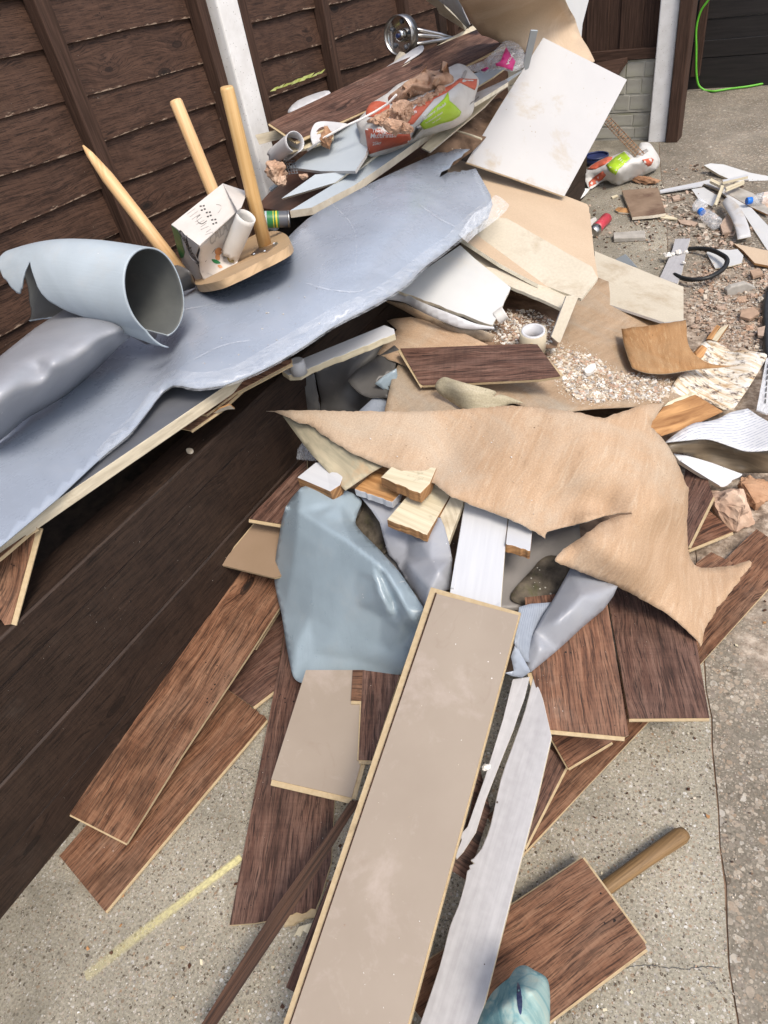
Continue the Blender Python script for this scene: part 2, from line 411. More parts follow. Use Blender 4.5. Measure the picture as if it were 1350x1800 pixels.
def stains(m_, scale, colr, lo, hi, s):
    nt = m_.node_tree; b = nt.nodes['Principled BSDF']; src = b.inputs['Base Color'].links[0].from_socket
    base, _ = vecs(nt, 'UV', (1, 1, 1))
    nz = N(nt, 'TexNoise', Vector=base, Scale=scale, Detail=3, Distortion=.8).outputs[0]
    md = (lo+hi)/2; k_ = ramp(nt, nz, [(lo, 0.0), (md, s), (hi, 0.0)])
    dn = N(nt, 'TexNoise', Vector=base, Scale=scale*7, Detail=6, Roughness=.7).outputs[0]
    k2 = N(nt, 'Math', i0=k_, i1=ramp(nt, dn, [(.42, 0.0), (.6, 1.0)]), _operation='MULTIPLY').outputs[0]
    nt.links.new(mix(nt, k2, src, colr), b.inputs['Base Color'])
stains(BEIGE, 6, (.26, .195, .15), .585, .625, .32); stains(BEIGE, 16, (.46, .39, .33), .62, .68, .2)
def vinyl(name, c, rough, dust):
    m_, nt, b = newmat(name, rough, .5); base, v = vecs(nt, 'UV', (1, 1, 1))
    a = N(nt, 'TexNoise', Vector=base, Scale=4, Detail=7, Roughness=.65, Distortion=.5).outputs[0]
    col = ramp(nt, a, [(.3, tuple(x*.88 for x in c)), (.7, tuple(x*1.1 for x in c))])
    d = N(nt, 'TexNoise', Vector=base, Scale=7, Detail=9, Roughness=.75).outputs[0]
    col = mix(nt, ramp(nt, d, [(.52, 0.0), (.78, dust)]), col, (.45, .42, .38))
    sp = N(nt, 'TexVoronoi', Vector=base, Scale=40).outputs['Distance']
    col = mix(nt, N(nt, 'Math', i0=sp, i1=N(nt, 'MapRange', i0=d, i1=.48, i2=.75, i3=0, i4=.11).outputs[0], _operation='LESS_THAN').outputs[0], col, (.6, .6, .6))
    sc = N(nt, 'TexNoise', Vector=N(nt, 'VectorMath', i0=base, i1=(3, 90, 1), _operation='MULTIPLY').outputs[0], Scale=1.2, Detail=2, Distortion=1.2).outputs[0]
    nt.links.new(col, b.inputs['Base Color'])
    nt.links.new(N(nt, 'MapRange', i0=d, i1=.3, i2=.75, i3=rough-.06, i4=rough+.22).outputs[0], b.inputs['Roughness'])
    fine = N(nt, 'TexVoronoi', Vector=base, Scale=420).outputs['Distance']
    h = N(nt, 'Math', i0=N(nt, 'Math', i0=fine, i1=.12, _operation='MULTIPLY').outputs[0], i1=sc).outputs[0]
    bump(nt, b, N(nt, 'Math', i0=h, i1=N(nt, 'Math', i0=a, i1=1.2, _operation='MULTIPLY').outputs[0]).outputs[0], .10, .004)
    return m_
VIN = vinyl('blue grey vinyl', (.275, .31, .372), .23, .14)
VIN3 = vinyl('silver grey vinyl', (.29, .30, .33), .30, .2)
VIN2 = vinyl('slate blue vinyl', (.255, .315, .355), .27, .2)
VINB = vinyl('matt vinyl backing', (.36, .41, .45), .6, .35)
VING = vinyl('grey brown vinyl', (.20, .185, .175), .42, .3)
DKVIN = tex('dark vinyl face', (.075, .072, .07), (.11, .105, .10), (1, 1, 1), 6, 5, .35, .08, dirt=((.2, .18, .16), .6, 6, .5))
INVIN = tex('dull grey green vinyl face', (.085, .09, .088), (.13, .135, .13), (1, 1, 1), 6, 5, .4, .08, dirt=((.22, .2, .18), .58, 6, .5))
def tanfelt(name, c1, c2, pale, dirtc, amt, st=.45):
    m_, nt, b = newmat(name, .75, .25); base, v = vecs(nt, 'UV', (1, 1, 1))
    w = N(nt, 'TexNoise', Vector=base, Scale=7, Detail=4).outputs['Color']
    p = N(nt, 'VectorMath', i0=base, i1=N(nt, 'VectorMath', i0=w, i1=(.045, .045, 0), _operation='MULTIPLY').outputs[0]).outputs[0]
    s1 = N(nt, 'TexNoise', Vector=N(nt, 'VectorMath', i0=p, i1=(6, 38, 1), _operation='MULTIPLY').outputs[0], Scale=1, Detail=7, Roughness=.7).outputs[0]
    s2 = N(nt, 'TexNoise', Vector=N(nt, 'VectorMath', i0=p, i1=(15, 110, 1), _operation='MULTIPLY').outputs[0], Scale=1, Detail=6, Roughness=.7).outputs[0]
    s3 = N(nt, 'TexNoise', Vector=base, Scale=260, Detail=3).outputs[0]
    big = N(nt, 'TexNoise', Vector=base, Scale=2.6, Detail=8, Roughness=.65, Distortion=.8).outputs[0]
    med = N(nt, 'TexNoise', Vector=p, Scale=11, Detail=6, Roughness=.6).outputs[0]
    col = ramp(nt, s1, [(.34, c1), (.64, c2)])
    col = mix(nt, ramp(nt, s2, [(.54, 0.0), (.68, st)]), col, pale)
    col = mix(nt, ramp(nt, s2, [(.30, st), (.42, 0.0)]), col, tuple(x*.62 for x in c1))
    col = mix(nt, ramp(nt, big, [(.48, 0.0), (.70, amt)]), col, dirtc)
    col = mix(nt, ramp(nt, med, [(.58, 0.0), (.76, amt*.45)]), col, pale)
    col = mix(nt, .35, col, ramp(nt, s3, [(.3, .3), (.7, .7)]), 'OVERLAY')
    sp = N(nt, 'TexVoronoi', Vector=base, Scale=90).outputs['Distance']
    col = mix(nt, N(nt, 'Math', i0=sp, i1=N(nt, 'MapRange', i0=med, i1=.48, i2=.7, i3=0, i4=.16).outputs[0], _operation='LESS_THAN').outputs[0], col, tuple(x*.4 for x in c1))
    nt.links.new(col, b.inputs['Base Color']); bump(nt, b, N(nt, 'Math', i0=s2, i1=s3).outputs[0], .25, .001)
    return m_
TAN = tanfelt('tan sheet flooring', (.375, .245, .148), (.44, .305, .20), (.53, .42, .31), (.42, .345, .265), .9, .45)
TAN2 = tanfelt('dusty tan flooring', (.30, .205, .125), (.39, .275, .18), (.42, .345, .26), (.34, .295, .235), .85)
TAN3 = tanfelt('orange brown flooring', (.25, .12, .042), (.36, .195, .085), (.46, .31, .165), (.33, .22, .12), .6, .7)
FLAPM = tanfelt('pale greenish flooring back', (.33, .285, .19), (.43, .375, .265), (.48, .43, .33), (.30, .22, .13), .5)
OLIVE = tex('olive felt underside', (.30, .27, .19), (.42, .36, .25), (3, 14, 1), 3, 6, .8, .25, dirt=((.44, .27, .14), .55, 8, .7), dist=1.5)
PALE = tex('pale cut edge', (.62, .55, .44), (.72, .66, .55), (1, 1, 1), 40, 3, .8, .1)
WHITEP = tex('white painted timber', (.50, .505, .525), (.545, .55, .565), (2, 40, 1), 2, 5, .42, .12, dirt=((.42, .36, .3), .66, 7, .7), speck=((.03, .03, .03), 24, .07))
LILAC = tex('worn white paint', (.35, .34, .348), (.405, .396, .403), (3, 70, 1), 1.6, 6, .45, .16, dirt=((.33, .27, .22), .66, 8, .65), speck=((.08, .06, .05), 22, .07), fine=(60, .12))
ENDW = tex('raw timber end', (.16, .075, .03), (.40, .215, .09), (4, 60, 1), 2.2, 6, .8, .4, dirt=((.05, .03, .02), .6, 14, .8))
CREAM = tex('cream painted timber', (.50, .43, .29), (.64, .57, .42), (2, 50, 1), 2, 6, .7, .3, dirt=((.12, .11, .06), .6, 11, .75), speck=((.05, .045, .03), 40, .12))
ORW = tex('orange weathered timber', (.22, .095, .03), (.50, .27, .11), (2, 22, 1), 2.2, 6, .5, .25, dirt=((.10, .045, .02), .56, 6, .8), dist=.8)
PINE = tex('pine dowel', (.56, .33, .145), (.70, .47, .25), (3, 90, 1), 1.2, 5, .45, .1, dirt=((.42, .24, .1), .64, 9, .6))
PINE2 = tex('orange pine dowel', (.52, .31, .12), (.62, .41, .19), (3, 90, 1), 1.2, 5, .4, .1, dirt=((.38, .2, .08), .62, 9, .6))
SEATW = tex('plywood seat', (.40, .27, .15), (.52, .36, .21), (3, 60, 1), 1.4, 5, .5, .1)
HANDLE = tex('dark hardwood handle', (.13, .075, .03), (.25, .15, .065), (4, 120, 1), 1.5, 6, .6, .35, dirt=((.05, .03, .015), .58, 16, .8))
DKSTRIP = tex('dark stained beading', (.018, .008, .005), (.075, .035, .020), (3, 160, 1), 1.6, 5, .6, .5, spec=.2)
PBW = tex('white board face', (.44, .435, .44), (.48, .475, .475), (1, 1, 1), 3, 6, .6, .06, dirt=((.37, .29, .19), .535, 4.5, .7), speck=((.30, .24, .16), 40, .12))
PBT = tex('tan board paper', (.475, .355, .245), (.53, .405, .285), (1, 1, 1), 2.5, 6, .7, .08, dirt=((.66, .55, .42), .56, 3, .55), fine=(160, .12))
PBC = tex('cream board face', (.47, .415, .325), (.54, .485, .39), (1, 1, 1), 3, 6, .7, .08, dirt=((.33, .25, .16), .53, 4, .65), fine=(120, .12))
PBG = tex('grey board face', (.47, .475, .475), (.55, .55, .545), (1, 1, 1), 3, 6, .7, .08, dirt=((.6, .53, .43), .58, 4, .5))
PBB = tex('blue grey board face', (.36, .41, .455), (.42, .465, .505), (1, 1, 1), 3, 6, .5, .06, dirt=((.5, .42, .34), .62, 5, .5))
PCORE = tex('crumbled board core', (.60, .54, .42), (.76, .71, .58), (1, 1, 1), 50, 5, .9, .5, 'Object')
BATTEN = tex('plastered batten', (.44, .38, .28), (.62, .55, .42), (4, 30, 1), 3, 6, .8, .4, dirt=((.3, .22, .13), .58, 9, .6))
FENCED = tex('dark stained batten', (.034, .019, .013), (.075, .042, .030), (3, 60, 1), 2, 6, .7, .6, spec=.2, dirt=((.30, .25, .22), .655, 22, .8))
FENCE = laminate('brown stained fence board', (.035, .017, .0108), (.066, .034, .0215), (.094, .050, .033), (.078, .043, .030), .35, (.17, .12, .09))
_nt = FENCE.node_tree; _b = _nt.nodes['Principled BSDF']; _src = _b.inputs['Base Color'].links[0].from_socket
_uv = N(_nt, 'SeparateXYZ', Vector=N(_nt, 'TexCoord').outputs['UV']).outputs[1]
_nz = N(_nt, 'TexNoise', Vector=N(_nt, 'VectorMath', i0=N(_nt, 'TexCoord').outputs['Object'], i1=(1, 14, 60), _operation='MULTIPLY').outputs[0], Scale=1.3, Detail=8, Roughness=.7).outputs[0]
_e = N(_nt, 'MapRange', i0=_uv, i1=.001, i2=.014, i3=.17, i4=-.08).outputs[0]
_k = ramp(_nt, N(_nt, 'Math', i0=_nz, i1=_e).outputs[0], [(.66, 0.0), (.72, .85)])
_nt.links.new(mix(_nt, _k, _src, (.30, .22, .16)), _b.inputs['Base Color'])
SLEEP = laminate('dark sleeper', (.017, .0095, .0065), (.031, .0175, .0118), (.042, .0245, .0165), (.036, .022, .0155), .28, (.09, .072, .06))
BLACKF = tex('black fence board', (.010, .008, .0075), (.020, .016, .015), (2, 26, 1), 2, 6, .6, .3, var=.2)
POSTW = tex('white painted concrete', (.66, .645, .625), (.76, .75, .74), (1, 1, 1), 14, 5, .7, .35, 'Object', pits=(70, .14, (.25, .23, .2)), dirt=((.45, .42, .36), .64, 7, .5))
MESHM = tex('rusty mesh', (.2, .1, .05), (.36, .22, .13), (1, 1, 1), 30, 3, .8, .2)
SOIL = tex('dark soil', (.012, .009, .007), (.05, .035, .025), (1, 1, 1), 22, 6, .95, .8, 'Object')
DIRT = tex('brown rubble dirt', (.085, .05, .03), (.26, .165, .105), (1, 1, 1), 16, 8, .95, .8, 'Object', speck=((.5, .42, .33), 60, .14))
MUD = tex('wet moss and grit', (.035, .028, .02), (.14, .115, .085), (1, 1, 1), 26, 8, .75, .9, 'Object', dirt=((.07, .075, .018), .56, 9, .8), speck=((.42, .4, .35), 70, .16))
PLAST = tex('dried brown plaster', (.40, .235, .15), (.54, .35, .24), (1, 1, 1), 12, 7, .9, .7, 'Object', fine=(60, .3))
BRICK = tex('pinkish brick rubble', (.38, .23, .15), (.54, .38, .28), (1, 1, 1), 7, 7, .9, .7, 'Object', dirt=((.62, .48, .36), .5, 5, .8))
BRICK2 = tex('orange brick rubble', (.29, .15, .08), (.42, .25, .15), (1, 1, 1), 12, 7, .9, .7, 'Object', dirt=((.25, .13, .07), .55, 9, .7))
CHIPW = [tex('chip '+n_, tuple(x*.82 for x in c_), c_, (1, 1, 1), 30, 4, .9, .4, 'Object') for n_, c_ in
         (('cream', (.62, .54, .43)), ('white', (.74, .71, .66)), ('tan', (.48, .36, .25)), ('pink', (.5, .34, .25)), ('grey', (.36, .33, .3)), ('cream two', (.58, .49, .38)), ('white two', (.70, .66, .60)))]
CHIPD = [tex('crumb '+n_, tuple(x*.75 for x in c_), c_, (1, 1, 1), 30, 4, .9, .4, 'Object') for n_, c_ in
         (('terracotta', (.39, .265, .185)), ('brown', (.16, .105, .07)), ('rose', (.44, .325, .25)), ('pale', (.52, .455, .375)), ('grey', (.3, .27, .24)), ('dark', (.08, .05, .035)))]
BAGW = tex('white woven sack', (.56, .54, .51), (.65, .635, .61), (1, 1, 1), 10, 5, .5, .5, 'Object', dirt=((.5, .4, .3), .6, 7, .6))
RED = tex('red print', (.52, .10, .05), (.58, .14, .08), (1, 1, 1), 20, 5, .5, .2, 'Object', dirt=((.6, .42, .34), .6, 12, .5))
LIME = tex('lime print', (.36, .56, .02), (.41, .62, .04), (1, 1, 1), 20, 4, .45, .15, 'Object')
WHITEINK = tex('white print', (.75, .73, .70), (.8, .78, .76), (1, 1, 1), 20, 3, .5, 0, 'Object')
DARKINK = tex('dark print', (.05, .05, .05), (.08, .075, .07), (1, 1, 1), 20, 3, .6, 0, 'Object')
GREYINK = tex('grey print', (.32, .30, .28), (.38, .36, .34), (1, 1, 1), 20, 3, .6, 0, 'Object')
GREENP = tex('green print', (.02, .14, .05), (.03, .20, .07), (1, 1, 1), 20, 3, .45, 0, 'Object')
YELP = tex('yellow print', (.55, .45, .03), (.62, .52, .05), (1, 1, 1), 20, 3, .45, 0, 'Object')
ORGP = tex('orange print', (.48, .2, .08), (.56, .28, .13), (1, 1, 1), 20, 3, .5, 0, 'Object')
POTP = tex('potato print', (.40, .30, .12), (.5, .4, .18), (1, 1, 1), 20, 3, .5, 0, 'Object')
MAG = tex('magenta plastic', (.48, .02, .16), (.58, .05, .22), (1, 1, 1), 14, 4, .4, .3, 'Object')
CARD = tex('white cardboard', (.52, .485, .45), (.60, .565, .53), (1, 1, 1), 8, 5, .7, .1, 'Object', dirt=((.42, .36, .3), .62, 12, .5))
TUBEW = tex('white card tube', (.56, .54, .51), (.62, .60, .57), (1, 1, 1), 9, 4, .6, .1, 'Object', dirt=((.4, .33, .26), .66, 14, .7))
WHITEV = tex('white vinyl backing', (.49, .485, .50), (.56, .555, .565), (1, 1, 1), 5, 4, .5, .05, dirt=((.5, .42, .33), .62, 6, .5))
GREYV = tex('grey tin', (.09, .095, .11), (.13, .135, .15), (1, 1, 1), 5, 3, .35, .02, 'Object')
CHROME = tex('chrome', (.62, .6, .57), (.68, .66, .63), (1, 1, 1), 5, 2, .16, 0, 'Object', metallic=1)
STEEL = tex('brushed steel', (.42, .40, .38), (.52, .5, .48), (1, 1, 1), 20, 3, .32, .05, 'Object', metallic=1)
RUBBER = tex('black rubber', (.012, .012, .012), (.022, .022, .022), (1, 1, 1), 60, 3, .45, .3, 'Object')
GREENC = tex('green cable', (.09, .36, .02), (.12, .42, .035), (1, 1, 1), 20, 2, .4, 0, 'Object')
BLUEC = tex('blue plastic', (.01, .13, .55), (.02, .17, .62), (1, 1, 1), 20, 2, .35, 0, 'Object')
NAVY = tex('dark blue plastic', (.015, .025, .08), (.025, .035, .11), (1, 1, 1), 20, 2, .4, 0, 'Object')
REDCAN = tex('red tin', (.42, .03, .05), (.5, .06, .08), (1, 1, 1), 14, 4, .35, .05, 'Object', dirt=((.6, .4, .38), .6, 20, .5))
GAPLIGHT = tex('yellow green gap light', (.46, .52, .10), (.72, .76, .34), (1, 1, 1), 30, 4, .6, .2, 'Object')  # colour of the light painted into the fence gap
STONEG = tex('grey stone offcut', (.28, .26, .23), (.42, .39, .35), (1, 1, 1), 16, 6, .85, .4, 'Object')
YELLOW = None
def film(name, a0, a1, tint=(.8, .82, .85)):
    m_, nt, b = newmat(name, .16, .6); base, v = vecs(nt, 'UV', (1, 1, 1))
    nz = N(nt, 'TexNoise', Vector=N(nt, 'VectorMath', i0=base, i1=(6, 24, 1), _operation='MULTIPLY').outputs[0], Scale=2, Detail=9, Roughness=.7, Distortion=2.2).outputs[0]
    b.inputs['Base Color'].default_value = c4(tint)
    nt.links.new(N(nt, 'MapRange', i0=nz, i1=.35, i2=.68, i3=a0, i4=a1).outputs[0], b.inputs['Alpha'])
    bump(nt, b, nz, .12, .004); return m_
FILM = film('clear polythene', .0, .30); FILM2 = film('crinkled clear plastic', .12, .5)
def ridged(name, c1, c2, freq):
    m_, nt, b = newmat(name, .5, .4); base, v = vecs(nt, 'UV', (1, 1, 1))
    wv = N(nt, 'TexWave', Vector=base, Scale=freq, Distortion=.4, Detail=1, _bands_direction='Y').outputs['Fac']
    gz = N(nt, 'TexNoise', Vector=base, Scale=60, Detail=2).outputs[0]
    d = N(nt, 'TexNoise', Vector=base, Scale=9, Detail=8, Roughness=.7).outputs[0]
    col = mix(nt, N(nt, 'Math', i0=ramp(nt, wv, [(.02, 1.0), (.16, 0.0)]), i1=ramp(nt, gz, [(.36, .15), (.52, 1.0)]), _operation='MULTIPLY').outputs[0], c2, c1)
    col = mix(nt, ramp(nt, d, [(.6, 0.0), (.74, .8)]), col, (.24, .15, .09))
    nt.links.new(col, b.inputs['Base Color']); bump(nt, b, wv, .3, .001); return m_
GRIDV = ridged('white ribbed vinyl backing', (.26, .28, .36), (.60, .60, .61), 26)
MESHV = ridged('blue grey mesh backing', (.17, .19, .23), (.27, .30, .35), 60)
def smear(name):
    m_, nt, b = newmat(name, .6, .4); base, v = vecs(nt, 'UV', (1, 1, 1))
    s = N(nt, 'TexNoise', Vector=N(nt, 'VectorMath', i0=base, i1=(5, 22, 1), _operation='MULTIPLY').outputs[0], Scale=1.5, Detail=8, Roughness=.7, Distortion=1.6).outputs[0]
    d = N(nt, 'TexNoise', Vector=base, Scale=26, Detail=9, Roughness=.8).outputs[0]
    col = ramp(nt, s, [(.36, (.42, .27, .14)), (.46, (.64, .54, .40)), (.58, (.72, .69, .63))])
    mk = N(nt, 'Math', i0=ramp(nt, d, [(.53, 0.0), (.6, 1.0)]), i1=ramp(nt, s, [(.5, 1.0), (.64, .25)]), _operation='MULTIPLY').outputs[0]
    col = mix(nt, mk, col, (.075, .035, .024))
    nt.links.new(col, b.inputs['Base Color']); bump(nt, b, mk, .5, .003); return m_
SMEAR = smear('dirty cream vinyl')
def concrete(name, base1, base2, stones, dens, big, blotch):
    m_, nt, b = newmat(name, .85, .25)
    p = N(nt, 'TexCoord').outputs['Object']
    n1 = N(nt, 'TexNoise', Vector=p, Scale=2.2, Detail=8, Roughness=.65).outputs[0]
    n2 = N(nt, 'TexNoise', Vector=p, Scale=160, Detail=4).outputs[0]
    col = ramp(nt, n1, [(.33, base1), (.68, base2)])
    col = mix(nt, .55, col, ramp(nt, n2, [(.3, .2), (.7, .8)]), 'OVERLAY')
    h = n2
    for i, (sc, th) in enumerate(((big, dens), (big*1.9, dens*.95), (big*3.4, dens*.8))):
        pv = N(nt, 'VectorMath', i0=N(nt, 'VectorMath', i0=N(nt, 'TexNoise', Vector=p, Scale=sc*.9, Detail=1).outputs['Color'], i1=(.5/sc,)*3, _operation='MULTIPLY').outputs[0], i1=N(nt, 'VectorMath', i0=p, i1=(i*3.3, i*1.7, 0)).outputs[0]).outputs[0]
        vo = N(nt, 'TexVoronoi', Vector=pv, Scale=sc)
        rnd = N(nt, 'SeparateColor', i0=vo.outputs['Color'])
        thr = N(nt, 'Math', i0=rnd.outputs[0], i1=th, _operation='MULTIPLY').outputs[0]
        mk = N(nt, 'Math', i0=vo.outputs['Distance'], i1=thr, _operation='LESS_THAN').outputs[0]
        sc_ = ramp(nt, rnd.outputs[1], [(j/(len(stones)-1), s) for j, s in enumerate(stones)])
        col = mix(nt, N(nt, 'Math', i0=mk, i1=.9, _operation='MULTIPLY').outputs[0], col, sc_)
        h = N(nt, 'Math', i0=h, i1=N(nt, 'Math', i0=mk, i1=.5, _operation='MULTIPLY').outputs[0]).outputs[0]
    # trodden dirt and plaster dust spread from the heap
    dv = N(nt, 'VectorMath', i0=N(nt, 'VectorMath', i0=p, i1=(.02, -2.55, 0)).outputs[0], i1=(1.15, .62, 0), _operation='MULTIPLY').outputs[0]
    dd = N(nt, 'VectorMath', i0=dv, _operation='LENGTH').outputs['Value']
    dn = N(nt, 'TexNoise', Vector=p, Scale=4.5, Detail=9, Roughness=.7).outputs[0]
    mk = N(nt, 'MapRange', i0=N(nt, 'Math', i0=N(nt, 'Math', i0=dn, i1=1.5, _operation='MULTIPLY').outputs[0], i1=dd, _operation='SUBTRACT').outputs[0], i1=-.12, i2=.2, i3=0, i4=.9).outputs[0]
    dn2 = N(nt, 'TexNoise', Vector=p, Scale=24, Detail=8, Roughness=.7).outputs[0]
    col = mix(nt, mk, col, ramp(nt, dn2, [(.36, (.12, .085, .062)), (.48, (.29, .22, .165)), (.60, (.52, .43, .345))]))
    st = N(nt, 'TexNoise', Vector=p, Scale=5.5, Detail=8, Roughness=.65, Distortion=.5).outputs[0]
    col = mix(nt, ramp(nt, st, [(.52, 0.0), (.70, .6)]), col, blotch)
    lg = N(nt, 'TexNoise', Vector=p, Scale=1.3, Detail=5, Roughness=.55).outputs[0]
    col = mix(nt, .6, col, ramp(nt, lg, [(.3, .34), (.7, .64)]), 'OVERLAY')
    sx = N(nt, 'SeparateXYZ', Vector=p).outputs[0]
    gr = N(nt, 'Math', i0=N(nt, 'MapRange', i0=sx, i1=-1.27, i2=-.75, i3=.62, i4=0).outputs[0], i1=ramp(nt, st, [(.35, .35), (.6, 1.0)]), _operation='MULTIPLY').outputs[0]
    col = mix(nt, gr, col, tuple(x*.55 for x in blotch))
    nt.links.new(col, b.inputs['Base Color']); bump(nt, b, N(nt, 'Math', i0=h, i1=dn2).outputs[0], .5, .003)
    return m_
STN = [(.05, .035, .025), (.10, .075, .05), (.56, .53, .48), (.26, .16, .09), (.44, .39, .32), (.13, .11, .09), (.62, .60, .56), (.30, .22, .15), (.08, .065, .05)]
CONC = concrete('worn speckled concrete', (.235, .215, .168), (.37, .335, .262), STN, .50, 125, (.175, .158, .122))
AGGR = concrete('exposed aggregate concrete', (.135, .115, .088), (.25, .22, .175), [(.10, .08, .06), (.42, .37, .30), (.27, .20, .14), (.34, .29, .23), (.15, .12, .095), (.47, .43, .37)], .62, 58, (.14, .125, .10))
def sunsliver():  # sliver of sunlight painted as a fading yellow strip
    m_, nt, b = newmat('painted sun sliver', .85, .2); base, v = vecs(nt, 'UV', (1, 1, 1))
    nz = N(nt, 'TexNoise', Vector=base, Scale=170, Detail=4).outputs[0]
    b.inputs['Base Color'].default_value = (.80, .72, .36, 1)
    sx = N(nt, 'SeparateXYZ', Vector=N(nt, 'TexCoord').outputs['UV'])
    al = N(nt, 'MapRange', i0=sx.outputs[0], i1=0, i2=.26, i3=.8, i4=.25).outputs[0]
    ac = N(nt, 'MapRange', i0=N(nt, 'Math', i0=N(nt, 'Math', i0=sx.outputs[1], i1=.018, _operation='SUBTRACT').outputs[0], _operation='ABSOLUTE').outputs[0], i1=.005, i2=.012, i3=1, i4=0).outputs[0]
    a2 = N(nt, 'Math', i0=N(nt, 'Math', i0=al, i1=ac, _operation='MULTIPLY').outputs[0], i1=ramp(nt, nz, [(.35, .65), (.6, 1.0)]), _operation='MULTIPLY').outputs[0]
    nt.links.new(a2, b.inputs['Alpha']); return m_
def gravelboard():
    m_, nt, b = newmat('stone faced gravel board', .9, .2); p = N(nt, 'TexCoord').outputs['Object']
    n1 = N(nt, 'TexNoise', Vector=p, Scale=9, Detail=7).outputs[0]
    col = ramp(nt, n1, [(.3, (.27, .255, .215)), (.7, (.42, .405, .355))])
    mo = N(nt, 'TexNoise', Vector=p, Scale=5, Detail=6).outputs[0]
    col = mix(nt, ramp(nt, mo, [(.5, 0.0), (.7, .6)]), col, (.22, .22, .13))
    nt.links.new(col, b.inputs['Base Color']); bump(nt, b, n1, .6, .006); return m_
GRAVEL = gravelboard()
def tiedye():
    m_, nt, b = newmat('tie dye cloth', .95, .02); base, v = vecs(nt, 'UV', (1, 1, 1))
    n1 = N(nt, 'TexNoise', Vector=base, Scale=16, Detail=6, Roughness=.6, Distortion=1.5).outputs[0]
    col = ramp(nt, n1, [(.32, (.12, .25, .27)), (.45, (.20, .34, .35)), (.56, (.33, .45, .43)), (.7, (.42, .46, .39))])
    cr_ = N(nt, 'TexVoronoi', Vector=N(nt, 'VectorMath', i0=base, i1=N(nt, 'VectorMath', i0=N(nt, 'TexNoise', Vector=base, Scale=20, Detail=3).outputs['Color'], i1=(.06, .06, .06), _operation='MULTIPLY').outputs[0]).outputs[0], Scale=22, _feature='DISTANCE_TO_EDGE').outputs['Distance']
    col = mix(nt, ramp(nt, cr_, [(.0, .55), (.07, 0.0)]), col, (.10, .26, .30))
    fz = N(nt, 'TexNoise', Vector=base, Scale=500, Detail=2).outputs[0]
    nt.links.new(col, b.inputs['Base Color']); bump(nt, b, N(nt, 'Math', i0=n1, i1=fz).outputs[0], .3, .003); return m_
TIEDYE = tiedye()
MYST = None
# ------------------------------------------------------------------ the ground
def flat(name, outline, z, mat, thick=.0):
    n = len(outline); V = [(x, y, z) for x, y in outline]
    return mesh(name, V, [list(range(n))], mat, origin=(0, 0, 0), uv=[(x, y) for x, y in outline])
tag(flat('ground', [(-60, -60), (60, -60), (60, 60), (-60, 60)], -.03, SOIL), kind='structure')
def jx(y): return .205 - .25*(y-.44)
rr = random.Random(4); joint = []
for i in range(150):
    y = -3 + i*.075; joint.append((jx(y) + .006*mnoise.noise(Vector((y*9, 0, 0))) + .004*rr.uniform(-1, 1), y))
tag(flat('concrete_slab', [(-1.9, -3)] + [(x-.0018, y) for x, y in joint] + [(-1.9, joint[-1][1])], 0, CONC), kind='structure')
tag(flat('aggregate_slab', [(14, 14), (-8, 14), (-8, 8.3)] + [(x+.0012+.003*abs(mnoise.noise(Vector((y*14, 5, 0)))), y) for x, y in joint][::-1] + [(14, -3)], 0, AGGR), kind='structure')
tag(flat('joint_dirt', [(x-.02, y) for x, y in joint]+[(x+.02, y) for x, y in joint][::-1], -.0025, DIRT), kind='structure')
G0 = Surf([(200, 1500, .004), (900, 1500, .004), (700, 900, .004)])
def crack(pts, w, seed):
    p = []
    for a, b in zip(pts, pts[1:]): p += jag(a, b, 2.5, 7, seed)[:-1]
    p.append(pts[-1]); r = random.Random(seed)
    up = [(x, y-w*r.uniform(.3, 1)) for x, y in p]; dn = [(x, y+w*r.uniform(.3, 1)) for x, y in p][::-1]
    return piece('crack', up+dn, Surf([(200, 1500, .0015), (900, 1500, .0015), (700, 900, .0015)]), .001, DARKINK, back=False, rim=False)
for i, (pts, w) in enumerate((((k(14, '800 700 880 688 960 698 1040 705 1100 694 1170 700')), 1.0), (k(14, '1085 700 1110 740 1150 770 1172 800'), 1.2),
                              (k(11, '745 780 800 800 830 830'), 1.0), (k(13, '990 530 1020 536 1060 532'), 1.0))):
    tag(crack(pts, w, i), kind='structure')
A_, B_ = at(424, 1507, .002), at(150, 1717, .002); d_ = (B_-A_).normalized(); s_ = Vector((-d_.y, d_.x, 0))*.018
YELLOW = sunsliver()
tag(mesh('painted_sun_sliver', [A_+s_, A_-s_, B_-s_*1.3, B_+s_*1.3], [(0, 1, 2, 3)], YELLOW, uv=[(0, .036), (0, 0), (.3, 0), (.3, .036)]), kind='structure')  # sunlight laid on the concrete as colour

